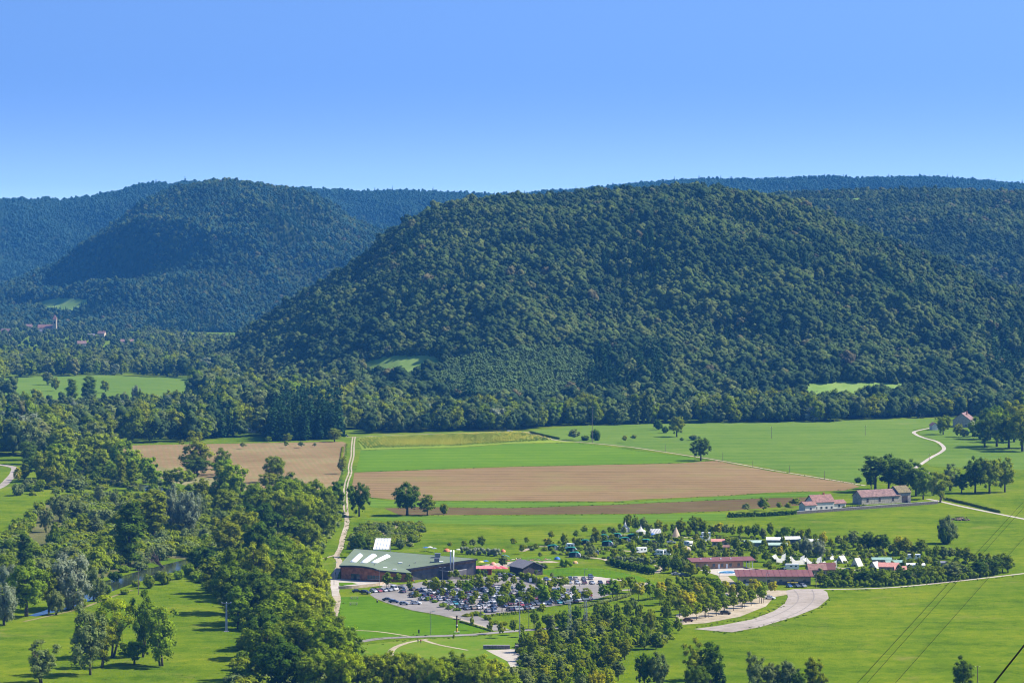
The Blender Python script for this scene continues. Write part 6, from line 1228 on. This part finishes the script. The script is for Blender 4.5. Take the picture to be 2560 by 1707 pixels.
b.add([(-.55, -.4, .15), (.55, -.4, .15), (.55, .4, .15), (-.55, .4, .15), (-.26, -.2, 11.4), (.26, -.2, 11.4), (.26, .2, 11.4), (-.26, .2, 11.4)], [(0, 1, 5, 4), (1, 2, 6, 5), (2, 3, 7, 6), (3, 0, 4, 7), (4, 5, 6, 7)]); b.build('shaft', plain('pylon_concrete', (.30, .30, .32), .9, var=.1), cpy)
b = MB(); b.box(-1.9, 1.9, -.12, .12, 11.4, 11.62); b.build('crossarm', tin, cpy); b = MB(); b.box(-1.0, 1.0, -.8, .8, -.1, .16); b.build('footing', concrete, cpy)
for x in (-1.8, 0, 1.8): b = MB(); b.lathe([(0, 11.6), (.12, 11.62), (.1, 12.0), (0, 12.05)], 6, c=(x, 0)); b.build('insulator', white, cpy)
for s_ in (-1, 1): b = MB(); b.tube([(s_ * .3, 0, 10.3), (s_ * 1.2, 0, 11.4)], .06, 4); b.build('brace', tin, cpy)
def mast(label, x, y, h):
    r = empty('lattice_mast', gp(x, y), .4); tag(r, label, 'mast', 'floodlight masts of the park'); c = [(-.7, -.7), (.7, -.7), (.7, .7), (-.7, .7)]
    for i in range(4): b = MB(); b.tube([(*c[i], 0), (c[i][0] * .5, c[i][1] * .5, h)], .08, 4); b.build('leg', steel, r)
    n = int(h / 1.5); b = MB()
    for k in range(n):
        for i in range(4):
            f0, f1 = 1 - .5 * k / n, 1 - .5 * (k + 1) / n; p, q = c[i], c[(i + 1) % 4]; b.tube([(p[0] * f0, p[1] * f0, h * k / n), (q[0] * f1, q[1] * f1, h * (k + 1) / n)], .05, 3)
    k = b.build('bracing', steel, r); k['kind'] = 'stuff'
    b = MB(); b.box(-1.3, 1.3, -.2, .2, h, h + .5); b.build('floodlight', steel, r)
mast('steel lattice mast rising from the young plantation', 1424, 1590, 14); mast('second steel lattice mast right of the first one', 1464, 1585, 14)
gm = empty('flag_mast', gp(1299, 1616)); tag(gm, 'tall smooth grey mast beside the stone bench wall', 'mast'); b = MB(); b.tube([(0, 0, 0), (0, 0, 19)], [.3, .14], 8); b.build('shaft', steel, gm); b = MB(); b.box(-.8, .8, -.15, .15, 18.6, 19.3); b.build('floodlight', tin, gm)
# totem
tp = empty('totem_pole', gp(1142, 1579)); tag(tp, 'carved totem pole in brown, white, black and yellow bands on the lawn', 'totem pole')
for nm, z0, z1, r, c in [('base_band', .1, .8, .34, (.45, .22, .03)), ('yellow_band', .8, 1.7, .36, (.6, .42, .03)), ('black_band', 1.7, 2.5, .36, (.02, .02, .025)), ('white_band', 2.5, 3.0, .42, (.6, .6, .6)), ('rust_band', 3.0, 4.6, .34, (.20, .07, .03)), ('brown_band', 4.6, 6.2, .30, (.10, .05, .03))]:
    b = MB(); b.lathe([(0, z0), (r * .9, z0), (r * 1.05, (z0 + z1) / 2), (r * .9, z1), (0, z1)], 10); b.build(nm, plain('totem_' + nm, c, .7), tp)
for s_ in (-1, 1): b = MB(); b.prism([(s_ * .25, 5.3), (s_ * 1.6, 5.45), (s_ * 1.75, 5.1), (s_ * 1.3, 5.2), (s_ * .9, 4.95), (s_ * .25, 5.05)], 'y', -.08, .08); b.build('wing', MATS['totem_brown_band'], tp)
b = MB(); b.box(-.35, .35, -.5, .3, 6.2, 6.65); b.build('head', MATS['totem_brown_band'], tp); b = MB(); b.box(-1.1, 1.1, -.9, .9, 0, .12); b.build('plinth', concrete, tp)
# benches and stone seat walls
for lab, x, y in (('upper pale bench table on the lawn by the path', 886, 1497), ('lower pale bench table on the lawn by the path', 884, 1512)):
    r = empty('bench', gp(x, y)); tag(r, lab, 'bench', 'benches on the big lawn')
    for nm, z, y0 in (('seat', .5, -.3), ('back_board', .95, .25)): b = MB(); b.box(-1.9, 1.9, y0, y0 + .45, z, z + .12); b.build(nm, plain('bench_wood', (.30, .24, .18), .9), r)
    for s_ in (-1.4, 1.4): b = MB(); b.box(s_ - .12, s_ + .12, -.2, .6, 0, .95); b.build('leg', concrete, r)
seatw = plain('grey_stone_wall', (.16, .145, .14), .9, var=.25)
wallrun('seat_wall', 'long low grey stone seat wall above the gravel square', [(1208, 1622), (1275, 1622)], 1.5, .9, seatw); wallrun('seat_wall', 'short grey stone seat wall right of the long one', [(1288, 1622), (1318, 1622)], 1.5, .9, seatw)
# signs and bins
for lab, x, y, w_, h_, c in [('blue and white notice board at the reception drive', 1806, 1466, 2.8, 2.0, (.45, .52, .62)), ('white sign board beside the hut bushes', 1326, 1460, 1.3, 2.6, (.62, .62, .6)), ('white box sign on the slate yard wall', 1172, 1436, 1.2, 1.6, (.55, .52, .4)), ('small white notice before the reception front', 1868, 1466, 1.6, 1.4, (.6, .6, .6)), ('small dark road sign on the lawn edge', 1047, 1588, .6, 2.2, (.05, .05, .06))]:
    r = empty('sign', gp(x, y)); tag(r, lab, 'sign'); b = MB(); b.box(-w_ / 2, w_ / 2, -.04, .04, h_ * .45, h_ * 1.1); b.build('panel', plain('sign_' + str(x), c, .5), r)
    for s_ in (-w_ * .4, w_ * .4): b = MB(); b.box(s_ - .05, s_ + .05, .045, .12, 0, h_); b.build('post', tin, r)
r = empty('litter_bin', gp(943, 1506)); tag(r, 'dark litter bin on the lawn side of the car park', 'bin'); b = MB(); b.lathe([(0, 0), (.28, 0), (.32, 1.0), (0, 1.0)], 8); b.build('drum', dark, r); b = MB(); b.lathe([(.36, 1.02), (.3, 1.2), (0, 1.25)], 8); b.build('lid', tin, r)
for i, (x, c) in enumerate([(1972, (.55, .42, .02)), (1982, (.55, .42, .02)), (1991, (.55, .42, .02))]):
    r = empty('recycling_bin', gp(x, 1463)); tag(r, f'dark recycling bin with yellow lid beneath the reception eave, {ordinal(i + 1)} from left', 'bin', 'yellow-lidded bins'); b = MB(); b.box(-.7, .7, -.5, .5, 0, 1.2); b.build('tub', dark, r); b = MB(); b.box(-.75, .75, -.55, .55, 1.21, 1.42); b.build('lid', plain('yellow_lid', c, .5), r)
pl_ = empty('paddling_pool', gp(1820, 1431)); tag(pl_, 'blue paddling pool between washroom block and reception', 'pool'); b = MB(); b.lathe([(5, .0), (5, .3), (4.6, .3), (4.6, .15)], 16); b.build('rim', white, pl_); b = MB(); b.lathe([(4.6, .2), (0.01, .2)], 16); b.build('water_surface', plain('pool_water', (.03, .22, .42), .1), pl_)
# wire fence of the lawn
fe = empty('wire_fence', gp(1330, 1440)); tag(fe, 'thin dark wire fence round the lawn behind the overflow lot', 'fence'); FP = [(1370, 1432), (1420, 1436), (1480, 1436), (1540, 1434), (1590, 1436), (1650, 1446), (1690, 1458)]
for a, c in zip(FP, FP[1:]):
    for k in range(4):
        q = gp(*a).lerp(gp(*c), k / 4) - fe.location; b = MB(); b.tube([(q.x, q.y, 0), (q.x, q.y, 2.6)], .05, 4); b.build('fence_post', dark, fe)
b = MBw()
for a, c in zip(FP, FP[1:]):
    for z in (.6, 1.5, 2.5): b.tube([gp(*a) + Vector((0, 0, z)), gp(*c) + Vector((0, 0, z))], .02, 3)
k = b.build('wire', dark, fe); k['kind'] = 'stuff'
# overhead cables
cabm = plain('black_cable', (.006, .007, .006), 1.0, spec=0.0)
for lab, a, c, rad, ya, yc in [('upper of three thin cables crossing the meadow at right', (2654, 1150), (2051, 1807), .065, 1500, 700), ('middle of three thin cables crossing the meadow at right', (2656, 1160), (2077, 1807), .065, 1500, 700), ('lower of three thin cables crossing the meadow at right', (2655, 1237), (2149, 1807), .065, 1500, 700), ('thick black cable cutting the bottom right corner', (2600, 1563), (2405, 1807), .075, 230, 205)]:
    A_, C_ = at(*a, ya), at(*c, yc); o = empty('overhead_cable', A_); tag(o, lab, 'cable', 'overhead cables'); b = MBw(); b.tube([A_.lerp(C_, t / 8) for t in range(9)], rad, 5); b.build('strand', cabm, o)
# ------------------------------------------------------------------ people
skin = plain('skin', (.42, .24, .16), .7); hairm = plain('hair', (.04, .025, .015), .9)
def body_mesh(pose):
    if pose == 'walk': J = dict(p=(0, 0, .95), ch=(0, -.03, 1.35), nk=(0, -.03, 1.5), hd=(0, -.05, 1.68), ls=(-.19, -.02, 1.42), le=(-.25, .12, 1.15), lh=(-.25, .05, .9), rs=(.19, -.02, 1.42), re=(.25, -.12, 1.15), rh=(.25, -.22, .93), lk=(-.1, -.16, .52), la=(-.1, -.18, .1), lt=(-.1, -.34, .05), rk=(.1, .05, .5), ra=(.1, .26, .12), rt=(.1, .12, .05), lp=(-.1, 0, .9), rp=(.1, 0, .9))
    elif pose == 'sit': J = dict(p=(0, 0, .14), ch=(0, .12, .52), nk=(0, .12, .67), hd=(0, .08, .85), ls=(-.19, .12, .6), le=(-.26, .26, .36), lh=(-.26, .3, .08), rs=(.19, .12, .6), re=(.26, .26, .36), rh=(.26, .3, .08), lk=(-.12, -.42, .42), la=(-.12, -.7, .08), lt=(-.12, -.86, .06), rk=(.12, -.42, .42), ra=(.12, -.7, .08), rt=(.12, -.86, .06), lp=(-.1, -.02, .13), rp=(.1, -.02, .13))
    else: J = dict(p=(0, 0, .14), ch=(0, .42, .15), nk=(0, .57, .16), hd=(0, .76, .17), ls=(-.19, .48, .14), le=(-.34, .25, .1), lh=(-.36, 0, .07), rs=(.19, .48, .14), re=(.34, .25, .1), rh=(.36, 0, .07), lk=(-.11, -.44, .16), la=(-.12, -.85, .09), lt=(-.12, -.9, .2), rk=(.11, -.44, .16), ra=(.12, -.85, .09), rt=(.12, -.9, .2), lp=(-.1, -.04, .13), rp=(.1, -.04, .13))
    E_ = [('p', 'ch'), ('ch', 'nk'), ('nk', 'hd'), ('ch', 'ls'), ('ls', 'le'), ('le', 'lh'), ('ch', 'rs'), ('rs', 're'), ('re', 'rh'), ('p', 'lp'), ('lp', 'lk'), ('lk', 'la'), ('la', 'lt'), ('p', 'rp'), ('rp', 'rk'), ('rk', 'ra'), ('ra', 'rt')]
    R = dict(p=.15, ch=.15, nk=.06, hd=.11, ls=.075, le=.05, lh=.045, rs=.075, re=.05, rh=.045, lk=.065, la=.05, lt=.04, rk=.065, ra=.05, rt=.04, lp=.10, rp=.10)
    ks = list(J); m = bpy.data.meshes.new('body'); m.from_pydata([J[k] for k in ks], [(ks.index(a), ks.index(c)) for a, c in E_], [])
    o = bpy.data.objects.new('tmp', m); C.objects.link(o); md = o.modifiers.new('s', 'SKIN'); o.modifiers.new('u', 'SUBSURF').levels = 1
    for i, k in enumerate(ks): m.skin_vertices[0].data[i].radius = (R[k], R[k] * .85); m.skin_vertices[0].data[i].use_root = (k == 'p')
    dg = bpy.context.evaluated_depsgraph_get(); r = bpy.data.meshes.new_from_object(o.evaluated_get(dg)); bpy.data.objects.remove(o); r.name = 'body'
    hd = Vector(J['hd']); return r, hd, J
BODY = {k: body_mesh(k) for k in ('walk', 'sit', 'lie')}
hm = MB(); hm.add([(v[0] * .125, v[1] * .13 + .02, v[2] * .12) for v in ICO_V], [tuple(f) for f in ICO_F]); HAIR = hm.mesh('hair', hairm, True)
CLOTH = {'red': (.4, .03, .03), 'black': (.02, .02, .025), 'white': (.6, .6, .58), 'blue': (.04, .1, .3), 'orange': (.5, .2, .05), 'green': (.05, .25, .1), 'pink': (.5, .15, .2)}
def person(label, x, y, pose, top, legs, ang):
    r = empty('person', gp(x, y, .1), ang); tag(r, label, 'person', 'people in the park'); src, hd, J = BODY[pose]; m = src.copy()
    m.materials.clear()
    for c in (skin, plain('cloth_' + top, CLOTH[top], .9), plain('cloth_' + legs, CLOTH[legs], .9)): m.materials.append(c)
    P0, ch = Vector(J['p']), Vector(J['ch'])
    for f in m.polygons:
        c = f.center; t = (c - P0).dot((ch - P0)) / (ch - P0).length_squared
        if pose == 'walk': f.material_index = 1 if .98 < c.z < 1.48 else (2 if .12 < c.z <= .98 and abs(c.x) < .22 else 0)
        else: f.material_index = 1 if 0.35 < t < 1.3 and abs(c.x) < .24 and pose == 'sit' else (2 if -.35 < t < .35 and abs(c.x) < .22 else 0)
        f.use_smooth = True
    link('body', m, r); link('hair', HAIR, r, (hd.x, hd.y + .03, hd.z + .05))
for lab, x, y, ps, tp_, lg, a in [('walker in dark clothes, left of two on the path fork', 1045, 1607, 'walk', 'black', 'black', .3), ('walker in dark red top, right of two on the path fork', 1052, 1608, 'walk', 'red', 'black', .2), ('person in red among the trees by the hall corner', 1033, 1457, 'walk', 'red', 'black', 1), ('person in white beside the one in red at the hall corner', 1037, 1458, 'walk', 'white', 'black', -1),
                                  ('person in red crossing the car park beside the double lamp', 1109, 1464, 'walk', 'red', 'blue', .5), ('person in black on the lot drive below the parked white cars', 1449, 1467, 'walk', 'black', 'black', 2), ('person in black at the hall left corner', 838, 1438, 'walk', 'black', 'black', 0), ('person in blue at the entrance of the sports hall', 884, 1449, 'walk', 'blue', 'black', 0), ('person in black walking the track under the trees', 868, 1277, 'walk', 'black', 'blue', 0)]: person(lab, x, y, ps, tp_, lg, a)
g_ = random.Random(44); tw = []
for i in range(26):
    x = 1262 + i * 4.6 + g_.uniform(-2, 2); y = 1399 + g_.uniform(-4, 5); c = g_.choice(list(CLOTH)); ps = g_.choice(['lie', 'sit', 'lie']); tw.append((x, y))
    person(f'sunbather in {c} on the pool lawn, {ordinal(i + 1)} from left', x, y, ps, c, c, g_.uniform(0, 6.28))
for i, (x, y) in enumerate(tw):
    if i % 2: continue
    c = g_.choice(list(CLOTH)); o = empty('beach_towel', gp(x + 2.2, y + .8) + Vector((0, 0, .11)), g_.uniform(0, 3)); tag(o, f'{c} beach towel on the pool lawn, {ordinal(i // 2 + 1)} from left', 'towel', 'beach towels on the pool lawn'); b = MB(); b.box(-.5, .5, -.95, .95, 0, .03); b.build('cloth', plain('cloth_' + c, CLOTH[c], .9), o)
# cows on the far right pasture
cowm = plain('white_cow_hide', (.55, .48, .40), .9, var=.3)
def cow(lab, x, y, a):
    r = empty('cow', gp(x, y), a); tag(r, lab, 'cow', 'cattle lying and standing in the right pasture'); pts = [(-.75, 0, 1.05), (-.3, 0, 1.0), (.4, 0, 1.02), (.75, 0, 1.15), (1.05, 0, 1.3), (1.4, 0, 1.1)]
    m = bpy.data.meshes.new('body'); V = list(pts); E_ = [(i, i + 1) for i in range(5)]; R = [.28, .36, .36, .28, .17, .13]
    for j, x_ in ((0, -.6), (2, .5)):
        for s_ in (-.2, .2):
            k = len(V); V += [(x_, s_, .78), (x_ + (-.08 if j == 0 else 0), s_, .42), (x_, s_, .04)]; E_ += [(j, k), (k, k + 1), (k + 1, k + 2)]; R += [.17, .09, .07]
    k = len(V); V += [(-1.02, 0, .95), (-1.05, 0, .5)]; E_ += [(0, k), (k, k + 1)]; R += [.05, .04]
    m.from_pydata(V, E_, []); o = bpy.data.objects.new('tmp', m); C.objects.link(o); o.modifiers.new('s', 'SKIN'); o.modifiers.new('u', 'SUBSURF').levels = 1
    for i, q in enumerate(R): m.skin_vertices[0].data[i].radius = (q, q); m.skin_vertices[0].data[i].use_root = (i == 1)
    me = bpy.data.meshes.new_from_object(o.evaluated_get(bpy.context.evaluated_depsgraph_get())); bpy.data.objects.remove(o); me.materials.append(cowm); me.name = 'body'; link('body', me, r)
    b = MB()
    for s_ in (-1, 1): b.tube([(1.12, s_ * .12, 1.4), (1.15, s_ * .26, 1.5)], .035, 4)
    b.build('horns', BARK2, r)
for i, (x, y, a) in enumerate([(2312, 1186, .2), (2317, 1185.5, 3.0), (2321, 1186, .4), (2326, 1185.5, 2.8)]): cow(f'whitish cow in the pasture behind the farm trees, {ordinal(i + 1)} from left', x, y, a)

# ------------------------------------------------------------------ haze
b = MB(); b.box(-4400, 4400, -300, 10000, -4, 345)
m_, n_, l_ = new_mat('haze_air')
o_ = n_.new('ShaderNodeOutputMaterial'); pv = n_.new('ShaderNodeVolumePrincipled')
pv.inputs['Color'].default_value = (0.08, 0.38, 0.95, 1); pv.inputs['Density'].default_value = 0.000042; pv.inputs['Anisotropy'].default_value = 0.0
l_.new(pv.outputs[0], o_.inputs['Volume'])
hz = b.build('haze', m_); hz['kind'] = 'stuff'
